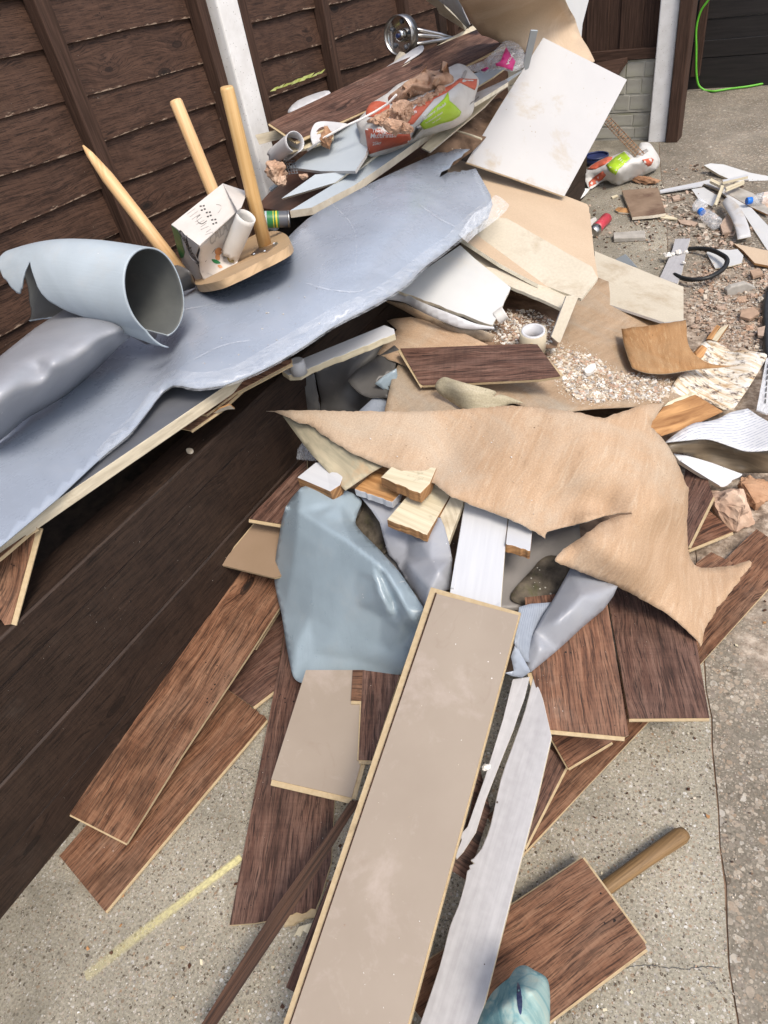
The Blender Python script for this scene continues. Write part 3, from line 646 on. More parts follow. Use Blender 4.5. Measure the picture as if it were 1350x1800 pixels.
# ------------------------------------------------------------------ left fence: waney boards between concrete posts
def slope(y): return -.06*(y-1.6)
def fence_panel(y0, y1, x, label, ztop, seed, battens, dropto=.25):
    r = random.Random(seed); root = empty('fence_panel', (x, (y0+y1)/2, 0), label, 'fence panel', 'fence panels along the left side')
    pitch = .139; z = ztop
    while z > dropto:
        nseg = 26; V, Fc, uv = [], [], []
        off = r.uniform(-.004, .004); t = .011; dz = r.uniform(-.006, .006)
        for i in range(nseg+1):
            y = y0+(y1-y0)*i/nseg; w1 = .010*mnoise.fractal(Vector((y*2.2, z*7, seed)), 1, 2, 3)
            zb, zt = z-pitch-.012+w1+dz+slope(y), z+.012+slope(y)
            xb, xt = x+.020+off, x+.003+off
            V += [(xb, y, zb), (xt, y, zt), (xt-t, y, zt), (xb-t, y, zb)]
            uv += [(y, 0), (y, .16), (y, .17), (y, .01)]
        for i in range(nseg):
            a = i*4
            for j in range(4): Fc.append((a+j, a+(j+1) % 4, a+4+(j+1) % 4, a+4+j))
        Fc += [(0, 3, 2, 1), (nseg*4, nseg*4+1, nseg*4+2, nseg*4+3)]
        mesh('board', V, Fc, FENCE, root, uv=uv); z -= pitch
    for y, w, d in battens:
        bev(box('batten', (x+.012, y-w/2, dropto), (x+.022+d, y+w/2, ztop+.2), FENCED, root, jit=.003, seed=int(y*100)), .004)
    return root
FX = -2.2
fence_panel(-.4, 2.44, FX, 'brown waney board fence panel behind the stool legs, left of the white post', 1.98, 3, ((1.72, .055, .045), (2.405, .05, .05), (-.1, .05, .05)))
fence_panel(2.62, 4.44, FX, 'brown fence panel with a bright gap, right of the white post beside the stack', 1.93, 8, ((3.225, .05, .045), (2.65, .05, .04), (4.0, .05, .045)))
fence_panel(4.56, 5.62, FX, 'shadowed far fence panel behind the leaning tan board', 1.8, 12, ((4.6, .05, .045),))
def post(name, x0, x1, y0, y1, z1, label):
    return tag(bev(box(name, (x0, y0, -.02), (x1, y1, z1), POSTW, jit=.003, seed=int(z1*100)), .008), label, 'fence post', 'white concrete fence posts')
post('concrete_post', FX-.03, FX+.085, 2.47, 2.595, 2.2, 'white painted concrete post rising behind the tallest stool leg')
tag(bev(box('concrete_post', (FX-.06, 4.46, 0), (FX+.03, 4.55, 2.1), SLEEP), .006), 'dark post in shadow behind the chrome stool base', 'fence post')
post('concrete_post', -1.136, -1.018, 5.50, 5.62, 2.2, 'white concrete post at the corner of the back fence, green mould at foot')
# slivers added in place of the light showing between two boards
g = empty('painted_light_strip', at(523, 142, 1.03), 'thin ragged yellow green strip added for the light in a gap between fence boards', 'painted_light')
r = random.Random(5)
for i in range(9):
    t = i/8; px, py = 482+82*t, 157-30*t; c = atx(px, py, FX+.035); s = .010*(1-.6*abs(t-.6))+.002
    V = [c+Vector((r.uniform(-.004, .004), r.uniform(-1.8, -1.2)*s*3, r.uniform(-.4, .1)*s)), c+Vector((.006, -s*.3, s*r.uniform(.3, .8))), c+Vector((0, s*4.5, s*r.uniform(0, .6))), c+Vector((.004, s*.2, -s*r.uniform(.3, .7)))]
    mesh('painted_light', V, [(0, 3, 1), (1, 3, 2)], GAPLIGHT, g)

# ------------------------------------------------------------------ raised bed wall of sleepers
wall = empty('retaining_wall', (-1.32, 1.6, 0), 'dark brown sleeper wall running under the long grey sheet', 'wall')
zs = [(-.02, .137), (.14, .30), (.303, .497), (.50, .593)]
for i, (a, b) in enumerate(zs):
    r = random.Random(i+9); V, Fc, uv = [], [], []; n = 40; y0, y1 = -1.2, 4.45
    for j in range(n+1):
        y = y0+(y1-y0)*j/n; e = .004*mnoise.fractal(Vector((y*1.4, i*5, 0)), 1, 2, 3)
        xo = -1.27+.004*(i % 2)+e*.6
        V += [(xo, y, a+e), (xo+.0, y, b-.004+e*.4), (xo-.005, y, b+e*.4), (xo-.10, y, b), (xo-.10, y, a)]
        uv += [(y, 0), (y, b-a), (y, b-a+.006), (y, b-a+.1), (y, -.1)]
    for j in range(n):
        q = j*5
        for s in range(5): Fc.append((q+s, q+5+s, q+5+(s+1) % 5, q+(s+1) % 5))
    Fc += [(0, 1, 2, 3, 4), tuple(n*5+s for s in (4, 3, 2, 1, 0))]
    mesh('sleeper', V, Fc, SLEEP, wall, uv=uv)
V, Fc = [], []; nx, ny = 14, 60
for i in range(nx+1):
    for j in range(ny+1):
        x = -2.3+.94*i/nx; y = -1.2+5.6*j/ny; V.append((x, y, .52+.05*mnoise.fractal(Vector((x*4, y*4, 0)), 1, 2, 4)))
for i in range(nx):
    for j in range(ny): a = i*(ny+1)+j; Fc.append((a, a+ny+1, a+ny+2, a+1))
tag(mesh('soil_bed', V, Fc, SOIL, smooth=True), kind='structure')

# ------------------------------------------------------------------ back fence, gravel boards, black fence
bf = empty('close_board_fence', (-1.7, 5.58, .5), 'dark vertical board fence above stone gravel boards, left of the corner post', 'fence')
x = -2.75; i = 0
while x < -1.14:
    w = .125; a = .0 if i % 2 else .012
    bev(box('board', (x, 5.585-a, .52), (min(x+w+.02, -1.14), 5.605-a*.6, 1.9), FENCED, bf, jit=.002, seed=i), .003); x += w-.012; i += 1
bev(box('rail', (-2.75, 5.54, .50), (-1.142, 5.582, .56), FENCED, bf, jit=.003), .003)
def stone_board(z0, z1, label):
    root = empty('gravel_board', (-1.6, 5.6, z0), label, 'gravel board', 'stone faced gravel boards')
    box('slab', (-2.75, 5.555, z0), (-1.138, 5.60, z1-.004), GRAVEL, root)
    r = random.Random(int(z0*100)); nr = max(2, int((z1-z0)/.085)); h = (z1-z0-.02)/nr
    for j in range(nr):
        x = -2.2-r.uniform(0, .1)
        while x < -1.17:
            w = r.uniform(.09, .17); x1 = min(x+w, -1.145)
            if x1-x > .03: bev(box('stone', (x+.004, 5.5525-r.uniform(0, .0015), z0+.012+h*j+.004), (x1-.004, 5.558, z0+.008+h*(j+1)-.004), GRAVEL, root, jit=.003, seed=r.randrange(9999)), .005)
            x = x1
stone_board(0, .178, 'lower pale gravel board with stone pattern beside the corner post')
stone_board(.18, .50, 'upper pale gravel board with stone pattern under the dark vertical boards')
tag(bev(box('post', (-1.012, 5.47, 0), (-.93, 5.60, 1.9), FENCED, jit=.004), .004), 'dark brown timber post fixed to the right side of the white corner post', 'post')
bk = empty('black_fence', (-.2, 6.87, 0), 'black horizontal board fence in the top right corner', 'fence')
for i, (a, b) in enumerate(((-.02, .215), (.218, .335), (.338, .475), (.478, .60), (.603, .74), (.743, .9), (.903, 1.1))):
    bev(box('board', (-1.6, 6.85-.004*(i % 2), a), (2.6, 6.875, b), BLACKF, bk, jit=.003, seed=i), .003)
bev(box('batten', (-1.115, 6.80, .10), (-1.05, 6.848, 1.2), FENCED, bk), .003)
cp = [aty(x_, y_, 6.80) for x_, y_ in cr(k(3, '1045 -40 1035 0 995 60 972 150 972 260 972 380 985 450 1020 478'), 5)]
cp += [at(x_, y_, .012) for x_, y_ in cr(k(3, '1060 482 1150 468 1250 455 1350 435 1450 410'), 5)]
tag(rod('cable', cp, .008, GREENC, seg=8), 'bright green cable hanging down the black fence and trailing over the concrete', 'cable')
tag(piece('step_board', k(3, '430 330 470 290 610 300 545 395 500 372'), [(1043, 110, .50), (1103, 100, .52), (1080, 130, .46)], .03, FENCED, uv=k(3, '430 330 610 300')), 'dark brown board end leaning below the vertical fence boards', 'board')

# ------------------------------------------------------------------ laminate boards
LG = 'laminate floor boards strewn over the heap'
def lam(label, outline, ctrl, uv=None, w=0, lip=None, flip=None, t=.0095, group=LG, lipw=None):
    """fibreboard core with its printed wood face; flip = backing paper up; lip = edges (index pairs) with a tongue"""
    s = Surf(ctrl)
    o = piece('laminate_plank', outline, s, t-.0016, [MDF], uv, lift=-.0016)
    tag(o, label, 'floor board', group)
    piece('backing_face' if flip else 'wood_face', outline, s, .0018, [flip or WOOD[w]], uv, parent=o, lift=.0002, back=False)
    cx, cy = np.mean([p[0] for p in outline]), np.mean([p[1] for p in outline])
    for a, b, wd in (lip or ()):
        p, q = outline[a], outline[b]; L = math.hypot(q[0]-p[0], q[1]-p[1]); nx, ny = -(q[1]-p[1])/L, (q[0]-p[0])/L
        if (p[0]+nx-cx)**2+(p[1]+ny-cy)**2 < (p[0]-nx-cx)**2+(p[1]-ny-cy)**2: nx, ny = -nx, -ny
        piece('tongue', [(p[0]-nx, p[1]-ny), (q[0]-nx, q[1]-ny), (q[0]+nx*wd, q[1]+ny*wd), (p[0]+nx*wd, p[1]+ny*wd)], s, .0035, [MDF], (p, q), parent=o, lift=-.0032)
    return o
def P3(*a): return list(a)
# --- boards on the ground, bottom left
lam('brown laminate board with broken right end, lower of the two by the sleeper wall',
    [k(11, '55 1135')[0], k(11, '235 1355')[0], k(11, '875 595')[0]] + jag(*k(11, '872 590 725 470'), 2.2, 14, 1)[1:] + k(11, '560 560'),
    P3((104, 1504, .014), (184, 1602, .014), (465, 1262, .016)), k(11, '235 1355 875 595'), 2, lip=[(1, 2, 3)])
lam('long brown laminate board with two knots leaning along the foot of the sleeper wall',
    k(11, '95 970 320 1085 540 735 800 345 920 160 985 60 765 -20'), P3((122, 1431, .055), (222, 1482, .045), (415, 1000, .16)), k(11, '320 1085 920 160'), 2, lip=[(0, 1, 3)])
lam('short dark laminate board wedged under the long knotted board', k(11, '640 420 820 545 905 480 960 160 860 180'), P3((365, 1190, .022), (444, 1242, .022), (490, 1100, .035)), k(11, '820 545 960 430'), 1, lip=[(1, 2, 4)])
lam('pale edged sliver of laminate sticking out under the long knotted board', k(11, '815 312 830 315 925 165 905 150'), P3((442, 1139, .06), (450, 1140, .06), (490, 1070, .075)), None, 2)
lam('long purple brown laminate board with a crumbling end crossed by the dark beading',
    [k(11, '728 1408')[0]] + [k(11, '830 1400')[0]] + jag(*k(11, '840 1398 1068 1345'), 3.5, 12, 3) + k(11, '1090 1290 1128 1160 1142 920 1200 300 950 240'),
    P3((404, 1626, .018), (554, 1598, .018), (500, 1109, .05)), k(11, '728 1408 950 240'), 1)
tag(piece('fibre_crumb', jag(*k(13, '395 500 508 485'), 3, 8, 4) + jag(*k(13, '505 520 380 560'), 3, 9, 5), P3((500, 1600, .014), (556, 1596, .014), (520, 1630, .012)), .008, MDF), 'torn tan fibreboard edge of the long purple brown board', 'board piece')
tag(piece('splinter', k(13, '418 600 440 560 490 545 478 590 455 575 445 600 430 592'), P3((517, 1640, .02), (548, 1622, .03), (530, 1645, .02)), .006, CREAM), 'split pale timber tip poking out left of the big pale board', 'wood splinter')
lam('dark laminate board on edge peeping out along the left of the big pale board', k(13, '388 800 470 600 560 380 700 380 560 900'), P3((503, 1735, .10), (580, 1550, .14), (560, 1780, .12)), k(13, '388 800 560 380'), 1)
# --- boards upside down under the blue vinyl
lam('short upside down laminate board with pale lip below the blue vinyl', k(11, '1210 905 893 832 1030 400 1245 400 1250 760'), P3((618, 1403, .13), (477, 1370, .13), (615, 1200, .17)), k(11, '893 832 1030 400'), lip=[(0, 1, 10), (4, 0, 7)], flip=BEIGE)
lam('dark laminate offcut standing close against the big pale board', k(11, '1238 755 1290 757 1400 420 1255 400'), P3((630, 1336, .15), (653, 1336, .15), (640, 1190, .18)), k(11, '1238 755 1255 400'), 1, lip=[(0, 1, 6), (0, 3, 3)])
lam('tiny laminate corner between the blue vinyl hem and the dark offcut', k(11, '1208 520 1258 522 1262 400 1215 400'), P3((617, 1231, .17), (640, 1231, .17), (620, 1180, .18)), None, 2, lip=[(0, 1, 5)])
lam('brown laminate end sticking out of the heap above the upturned brown piece', k(10, '1135 290 1285 315 1400 180 1400 20 1340 75'), P3((437, 912, .33), (492, 921, .33), (520, 830, .37)), k(10, '1135 290 1340 75'), 1, lip=[(0, 1, 5)])
lam('upturned laminate piece with plain brown backing beside the sleeper wall', k(10, '1005 500 1250 560 1330 540 1330 330 1160 315'), P3((387, 992, .24), (481, 1015, .24), (447, 921, .28)), k(10, '1005 500 1160 315'), flip=BEIGED, lip=[(0, 4, 3)])
# --- right of the big board
E1 = lam('long laminate board lying flat on the concrete under the two wide boards', [(1400, 978), (1348, 1037), (1140, 1268), (917, 1503), (856, 1436), (1080, 1190), (1296, 962), (1330, 930)],
         P3((1348, 1037, .018), (917, 1503, .018), (1296, 962, .022)), ((917, 1503), (1348, 1037)), 2, lip=[(0, 3, 3)])
lam('dark laminate board with a pale edge slanting under the white timber', k(12, '640 935 787 645 700 560 560 850'), P3((922, 1491, .04), (996, 1345, .055), (882, 1448, .05)), k(12, '640 935 787 645'), 1, lip=[(0, 1, 4)])
lam('pointed dark laminate corner under the left wide board', k(12, '730 545 792 655 945 563 900 470'), P3((968, 1294, .085), (999, 1350, .08), (1076, 1303, .085)), k(12, '792 655 945 563'), 0, lip=[(1, 2, 3), (0, 1, 2)])
lam('right one of the two wide laminate boards below the tan sheet', k(12, '1283 470 1285 480 1005 482 930 60 1000 -120 1190 -60'), P3((1246, 1258, .13), (1103, 1262, .14), (1170, 1060, .15)), k(12, '1000 480 930 60'), 1, lip=[(1, 2, 4)])
lam('left one of the two wide laminate boards below the tan sheet', k(12, '1003 540 990 546 715 520 665 320 640 60 920 30'), P3((1099, 1295, .205), (958, 1283, .215), (1062, 1050, .30)), k(12, '1000 550 910 60'), 0, lip=[(1, 2, 7), (2, 3, 8)])
lam('dark laminate board standing out under the right rim of the tan sheet', k(9, '1085 255 965 500 900 420 960 60 1050 150'), P3((1254, 873, .10), (1210, 962, .085), (1215, 820, .105)), k(9, '1085 255 965 500'), 1, lip=[(0, 1, 4)])
lam('triangular laminate end lying below the pale brick lump', k(9, '1068 325 1180 425 965 512 900 420'), P3((1247, 898, .06), (1288, 935, .05), (1210, 966, .05)), k(9, '1180 425 965 512'), 0, lip=[(1, 2, 4)])
lam('small laminate tip showing above the tail of the tan sheet', k(9, '1000 580 1075 525 1185 578 1150 690 1020 690'), P3((1223, 990, .05), (1250, 970, .05), (1290, 990, .035)), k(9, '1000 580 1075 525'), 2)
# --- bottom right
lam('wide laminate board with a notch at the bottom right beside the cloth', [(1024, 1508), (1134, 1658), (1136, 1667), (960, 1800), (830, 1895), (690, 1730)], P3((1024, 1508, .05), (1134, 1662, .05), (870, 1610, .04)), ((1136, 1667), (960, 1800)), 2, lip=[(0, 1, 4), (2, 4, 5), (5, 0, 3)])
tag(rod('tool_handle', [at(1045, 1574, .022), at(1066, 1560, .022), at(1130, 1514, .023), at(1196, 1469, .024), at(1204, 1464, .023)], [.0165, .0165, .017, .0195, .015], HANDLE, seg=16, flat=.85), 'short dark wooden tool handle pointing away from the bottom right board', 'tool handle')

# ------------------------------------------------------------------ the big pale board and the timbers beside it
BS = Surf(P3((765, 1040, .43), (905, 1075, .43), (505, 1800, .22)))
big = piece('laminate_plank', [(757, 1031), (915, 1076), (716, 1815), (676, 1965), (440, 1965), (497, 1800)], BS, .0085, [MDF], ((497, 1800), (757, 1031)), lift=-.003)
tag(big, 'largest upside down laminate board with pinkish beige back in the middle foreground', 'floor board', LG)
piece('groove', [(766, 1042), (768.2, 1043), (511.5, 1800), (455, 1966), (453.5, 1966), (509.3, 1800)], BS, .0008, [DKSTRIP], None, parent=big, lift=.0022, back=False)
piece('backing_face', [(768, 1044), (912, 1082), (713, 1815), (673, 1965), (455, 1965), (511, 1800)], BS, .0045, [BEIGE, MDF], ((511, 1800), (768, 1044)), parent=big, lift=.001, back=False)
WT = Surf(P3((945, 1185, .25), (968, 1294, .22), (742, 1800, .10)))
t1 = piece('white_timber', cr([(937, 1190), (923, 1247), (904, 1302), (880, 1370), (862, 1450), (846, 1492)], 3) + jag((833, 1508), (820, 1535), 5, 6, 2) + cr([(818, 1548), (806, 1590), (790, 1630), (772, 1700), (738, 1800), (705, 1900)], 3)
           + [(815, 1900), (843, 1800), (905, 1556), (946, 1400), (970, 1295), (955, 1230), (940, 1186)], WT, .02, [LILAC, CREAM, CREAM], ((740, 1800), (930, 1190)))
tag(bev(t1, .002), 'long worn lilac white painted timber with a splintered left edge beside the big pale board', 'timber')
tag(bev(piece('timber_strip', k(12, '598 345 658 336 640 410 618 470 602 520 580 575 540 675 505 765 470 880 425 950 402 975 398 960 420 905 412 890 440 860 500 690 565 480'), P3((930, 1190, .26), (895, 1195, .26), (805, 1508, .14)), .012, [LILAC, CREAM, DKSTRIP], k(12, '405 970 640 340')), .001),
    'thin split grey white strip lying left of the lilac white timber', 'timber strip')
tag(rock('mortar_crumb', at(855, 1348, .21), .011, CHIPW[1], 7), 'tiny white mortar crumb stuck on the thin split strip', 'crumb')
lam('dark laminate edge showing in the gap below the splintered strip', k(12, '380 1010 440 1050 520 800 480 640 450 800'), P3((795, 1530, .10), (820, 1550, .09), (850, 1400, .14)), None, 1)
bd = empty('beading_strip', at(500, 1600, .1), 'thin dark stained beading strip slanting from the lower edge up under the big pale board', 'beading')
BDs = Surf(P3((356, 1800, .075), (375, 1800, .072), (640, 1405, .20)))
piece('flat_face', k(13, '20 1000 80 1000 395 530 520 330 640 130 690 60 650 60 560 190 340 500 170 760'), BDs, .008, [DKSTRIP], k(13, '60 945 660 85'), parent=bd)
piece('raised_bead', k(13, '20 1000 38 1000 360 505 570 200 655 70 645 60 555 195 335 500'), BDs, .012, [DKSTRIP], k(13, '60 945 660 85'), parent=bd, lift=.006)

# ------------------------------------------------------------------ cut timbers under the tan sheet
def stub(label, s, z, t=.032, m=(WHITEP, ENDW, ENDW), uv=None, name='timber_offcut', grp='timber offcuts under the tan sheet', q=8, seed=1, jend=None):
    ol = k(q, s)
    if jend: a, b = jend; ol = ol[:a] + jag(ol[a], ol[b], 1.0, 11, seed) + ol[b+1:]
    return tag(bev(piece(name, ol, [(p[0], p[1], zz) for p, zz in zip(k(q, s), z) if zz], t, list(m), uv), .002), label, 'timber offcut', grp)
stub('white painted timber end with raw brown cut, leftmost under the tan sheet', '168 375 325 442 372 412 400 330 300 300 255 305', (.47, .465, .47, .47), .035)
stub('brown raw timber with a white chipped rim left of the stacked cream ends', '440 430 620 492 655 455 680 380 600 320 540 335', (.45, .445, None, None, .45), .024, (ORW, WHITEP, ORW), seed=3, jend=(0, 1))
stub('upper cream painted timber end with dark cut face', '565 375 752 452 798 405 830 330 640 300 605 335', (.505, .50, None, None, .505), .034, (CREAM, ENDW, ENDW), seed=4, jend=(0, 1))
stub('lower cream painted timber with cracks and chipped white end', '595 575 785 648 890 470 900 380 760 350 690 465', (.45, .44, None, None, .45), .026, (CREAM, ENDW, ENDW), seed=5, jend=(0, 1))
stub('narrow worn timber edge between the lower cream end and the white beam', '845 560 885 690 955 500 950 420 895 470', (.43, .41, .44), .02, (BATTEN, BATTEN, ENDW), seed=6)
wb = stub('long white painted beam running under the big pale board', '895 905 870 1100 1130 1150 1137 962 1168 560 1165 500 965 480 962 505', (.415, .40, .405, .402), .035, (WHITEP, CREAM, CREAM), k(8, '895 900 965 505'))
piece('bead', k(8, '897 905 912 908 978 510 962 505'), Surf(P3(*[(p[0], p[1], z) for p, z in zip(k(8, '895 905 1137 962 1168 560'), (.415, .405, .402))])), .008, [WHITEP], k(8, '895 900 965 505'), parent=wb, lift=.005)
stub('short white painted stub with raw lower end right of the white beam', '1158 690 1275 725 1288 600 1290 540 1180 530 1168 600', (.425, .422, .415), .026, seed=8, jend=(0, 1))
# ------------------------------------------------------------------ core of the heap: dirt and grit below everything
tag(piece('rubble_mound', cr([(540, 700), (700, 560), (900, 470), (1080, 560), (1200, 700), (1190, 860), (1160, 1020), (1000, 1100), (900, 1180), (700, 1200), (560, 1150), (500, 900)], 4, True),
    [(520, 760, .10), (700, 590, .12), (1050, 520, .02), (1210, 720, .01), (1170, 900, .02), (1100, 1090, .03), (900, 1160, .06), (700, 1180, .04), (530, 1120, .03), (800, 800, .22), (950, 800, .2)], .01, DIRT, grid=16), kind='stuff')

# ------------------------------------------------------------------ big blue vinyl pieces
def sheet(name, label, cat, outline, ctrl, t, mats, uv, grid=11, amp=0, ns=.02, seed=0, group=None, parent=None, lift=0, lin=0):
    s = ctrl if isinstance(ctrl, Surf) else Surf(ctrl, amp, ns, seed, lin)
    o = piece(name, outline, s, t, mats, uv, grid=grid, parent=parent, lift=lift)
    if label: tag(o, label, cat, group)
    return o, s
VG = 'torn vinyl flooring pieces'
# muddy sheet at the bottom of the hollow
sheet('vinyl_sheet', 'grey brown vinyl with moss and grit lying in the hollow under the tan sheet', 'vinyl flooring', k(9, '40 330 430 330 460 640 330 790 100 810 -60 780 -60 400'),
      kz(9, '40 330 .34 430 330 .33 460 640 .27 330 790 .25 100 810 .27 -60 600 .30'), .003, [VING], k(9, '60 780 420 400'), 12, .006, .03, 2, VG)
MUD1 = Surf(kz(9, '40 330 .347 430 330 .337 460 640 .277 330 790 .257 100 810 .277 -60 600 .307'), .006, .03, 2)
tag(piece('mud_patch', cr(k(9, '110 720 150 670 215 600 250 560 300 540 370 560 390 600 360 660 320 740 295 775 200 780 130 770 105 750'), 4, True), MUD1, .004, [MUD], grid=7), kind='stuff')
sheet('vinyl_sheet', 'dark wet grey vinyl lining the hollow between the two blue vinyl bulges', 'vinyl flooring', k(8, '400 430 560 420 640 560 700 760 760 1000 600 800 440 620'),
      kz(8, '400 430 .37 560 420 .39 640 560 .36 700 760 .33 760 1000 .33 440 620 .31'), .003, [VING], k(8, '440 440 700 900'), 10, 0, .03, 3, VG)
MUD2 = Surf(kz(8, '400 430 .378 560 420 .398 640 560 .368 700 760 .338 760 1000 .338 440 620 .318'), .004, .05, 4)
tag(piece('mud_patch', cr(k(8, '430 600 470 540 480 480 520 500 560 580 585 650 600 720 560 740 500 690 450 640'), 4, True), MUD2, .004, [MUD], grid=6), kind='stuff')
# main bulging piece
VB = Surf(kz(8, '190 425 .445 105 560 .38 70 700 .29 60 860 .21 90 1030 .15 145 1310 .085 190 1352 .082 440 1352 .095 665 1312 .135 720 1110 .26 745 1085 .32 775 1005 .36'
             ' 175 530 .438 240 575 .434 300 615 .431 360 650 .428 420 685 .425 480 730 .42 540 775 .415 600 840 .405 650 920 .39 690 1000 .37 722 1050 .35'
             ' 440 590 .375 500 652 .365 560 722 .368 602 766 .372 652 820 .365 702 890 .355 470 540 .385 478 490 .40 440 455 .42 400 436 .435 300 424 .445 250 400 .45'
             ' 270 500 .437 285 560 .432 370 500 .428 380 590 .415 275 530 .428'
             ' 170 640 .39 260 700 .385 350 760 .375 440 820 .365 520 870 .36 150 800 .30 250 860 .30 350 920 .295 450 980 .28 120 960 .20 230 1040 .205 350 1100 .20 460 1140 .19 250 1220 .125 450 1240 .13 160 1180 .14'
             ' 540 845 .385 560 900 .37 585 960 .35 606 1008 .325 572 850 .372 600 910 .345 625 970 .318 640 1030 .30 540 960 .325 570 1040 .265 560 1160 .19 610 1200 .185 660 1120 .255 660 1060 .305'), .0012, .02, 5, .94)
sheet('vinyl_sheet', 'large bulging slate blue vinyl piece draped over the middle boards', 'vinyl flooring',
      cr(k(8, '185 425 130 490 100 560 78 680 65 770 60 860 78 960 95 1030 118 1180 140 1290'), 4) + cr(k(8, '148 1318 165 1340 200 1352 300 1352 440 1350 560 1335 660 1310'), 4) + k(8, '705 1190 745 1085')
      + cr(k(8, '760 1040 774 1005 745 960 700 890 650 820 600 765 560 720 510 670 470 630 445 590 458 540 475 490 440 455 400 438 330 425 250 400'), 3),
      VB, .003, [VIN2, VINB], k(8, '190 1350 190 500'), 6, group=VG)
sheet('vinyl_fold', 'crumpled grey vinyl fold rising in a peak left of the white beam', 'vinyl flooring',
      k(8, '470 470 560 470 600 470 800 560') + k(8, '850 568 868 610 890 690 905 765 900 850 893 905') + k(8, '830 935 800 960 770 990 735 945 690 880 660 825 640 780 600 740 575 650 560 590 520 530'),
      kz(8, '470 470 .41 600 470 .41 560 590 .385 600 740 .335 660 825 .325 735 945 .325 780 985 .35 640 600 .385 640 690 .36 690 760 .345 850 570 .44 800 640 .425 730 700 .385 700 790 .37 800 760 .40 900 765 .395 893 905 .37 800 900 .385 760 860 .385 700 640 .375 740 620 .38 690 720 .35 760 690 .405 840 820 .41'),
      .003, [VIN3, VINB], k(8, '660 825 850 570'), 5, .0008, .045, 6, VG, lin=.96)
# folded silver vinyl at the right
sheet('vinyl_sheet', 'blue grey ribbed vinyl backing facing up beside the top of the big pale board', 'vinyl flooring', k(9, '145 790 200 775 300 768 300 900 215 1060 172 1055 120 965 130 880'),
      kz(9, '145 790 .36 300 768 .33 172 1055 .30 120 965 .35 215 1060 .28'), .003, [MESHV], k(9, '145 790 172 1050'), 9, .003, .04, 7, VG)
sheet('vinyl_sheet', 'small blue grey vinyl corner hanging below the ribbed backing', 'vinyl flooring', k(9, '75 1110 120 1100 105 1030 127 968 200 1103 160 1133 110 1125'),
      kz(9, '75 1110 .30 127 968 .345 200 1103 .29 160 1133 .27'), .003, [VIN], k(9, '75 1110 127 968'), 8, group=VG)
sheet('vinyl_sheet', 'silvery curled vinyl flap shining between the tan sheet and the left wide board', 'vinyl flooring',
      k(9, '395 600 500 640 622 690 600 740 552 805') + cr(k(9, '450 890 330 1000 203 1105'), 4) + cr(k(9, '185 1090 174 1050 195 970 222 905 262 830 300 770'), 4),
      kz(9, '395 600 .335 622 690 .34 552 805 .31 330 1000 .285 203 1105 .275 174 1050 .29 222 905 .33 300 770 .34 330 860 .362 450 740 .375 250 1000 .325 400 800 .372 540 760 .35 480 840 .33'),
      .003, [VIN3, VINB], k(9, '203 1105 500 650'), 7, .0007, .04, 8, VG, lin=.7)

# ------------------------------------------------------------------ tan sheet, the biggest piece on the heap
TS = Surf(kz(9, '-200 60 .50 -200 250 .49 0 120 .51 0 320 .465 150 390 .45 265 455 .43 400 395 .43 560 350 .435 690 330 .45 200 100 .52 500 150 .51 800 30 .47 880 100 .43 962 200 .34 958 400 .27 968 540 .20'
              ' 1030 598 .14 1265 570 .10 1200 690 .115 1090 830 .125 1025 978 .14 930 880 .185 750 760 .25 610 690 .33 400 605 .39 320 560 .43 480 420 .46 600 480 .45 780 480 .36 800 650 .30 950 700 .21 700 580 .40 850 300 .42 560 370 .445')
          + kz(8, '25 66 .555 110 80 .565 270 100 .57 500 60 .585 270 160 .55 400 240 .53 575 320 .505 900 100 .56 750 250 .525'), .004, .022, 9)
tan_out = (k(8, '22 63 90 58 200 56 420 60 600 62 800 62 1000 48 1100 40') + [(900, 712), (1000, 722), (1060, 735), (1128, 712), (1168, 708), (1160, 722)]
           + cr([(1143, 750), (1160, 765), (1178, 790), (1195, 822), (1208, 855)], 4) + cr(k(9, '966 210 962 300 958 400 962 480 968 535 990 580 1030 600 1100 598 1180 588'), 4)
           + k(9, '1225 575 1262 566 1271 575 1268 592') + jag(*k(9, '1240 625 1095 815'), 2.2, 9, 2) + cr(k(9, '1060 870 1040 910 1036 945 1026 980 1005 950 930 880 840 810 750 760 680 722 610 690 500 645 400 605'), 4)
           + cr(k(9, '345 585 318 560 340 530 380 495 420 470 490 420 560 374 620 352 692 338'), 4) + k(9, '690 330') + jag(*k(9, '660 334 580 345'), 1, 4, 3) + cr(k(9, '560 348 470 378 380 400 320 415 280 428'), 3)
           + k(9, '268 458') + jag(*k(9, '255 448 165 398'), 1, 6, 5) + k(8, '1250 608 1170 572 1100 545 1040 525 960 490') + cr(k(8, '905 470 880 455 850 430 820 405 780 390 750 380 660 350 575 322 480 285 400 243 330 200 270 162 255 140 225 125 180 118 160 108'), 4) + k(8, '110 83 60 66'))
tan, _ = sheet('tan_sheet', 'large torn tan felt backed floor sheet sprawling across the middle of the heap', 'floor sheet', ragged(tan_out, 1.6), TS, .004, [TAN, PALE, OLIVE], k(8, '560 500 760 100'), 10)
sheet('folded_corner', None, None, k(8, '98 82 160 108 180 118 225 125 255 140 270 162 330 200 400 243 480 285 577 322') + cr(k(8, '520 355 460 395 397 438'), 3) + cr(k(8, '350 390 300 335 240 270 195 215 140 140'), 4),
      kz(8, '98 82 .545 270 162 .54 400 243 .52 577 322 .49 397 438 .465 300 335 .475 195 215 .50 360 330 .475'), .003, [OLIVE, PALE], k(8, '110 100 400 430'), 8, parent=tan)

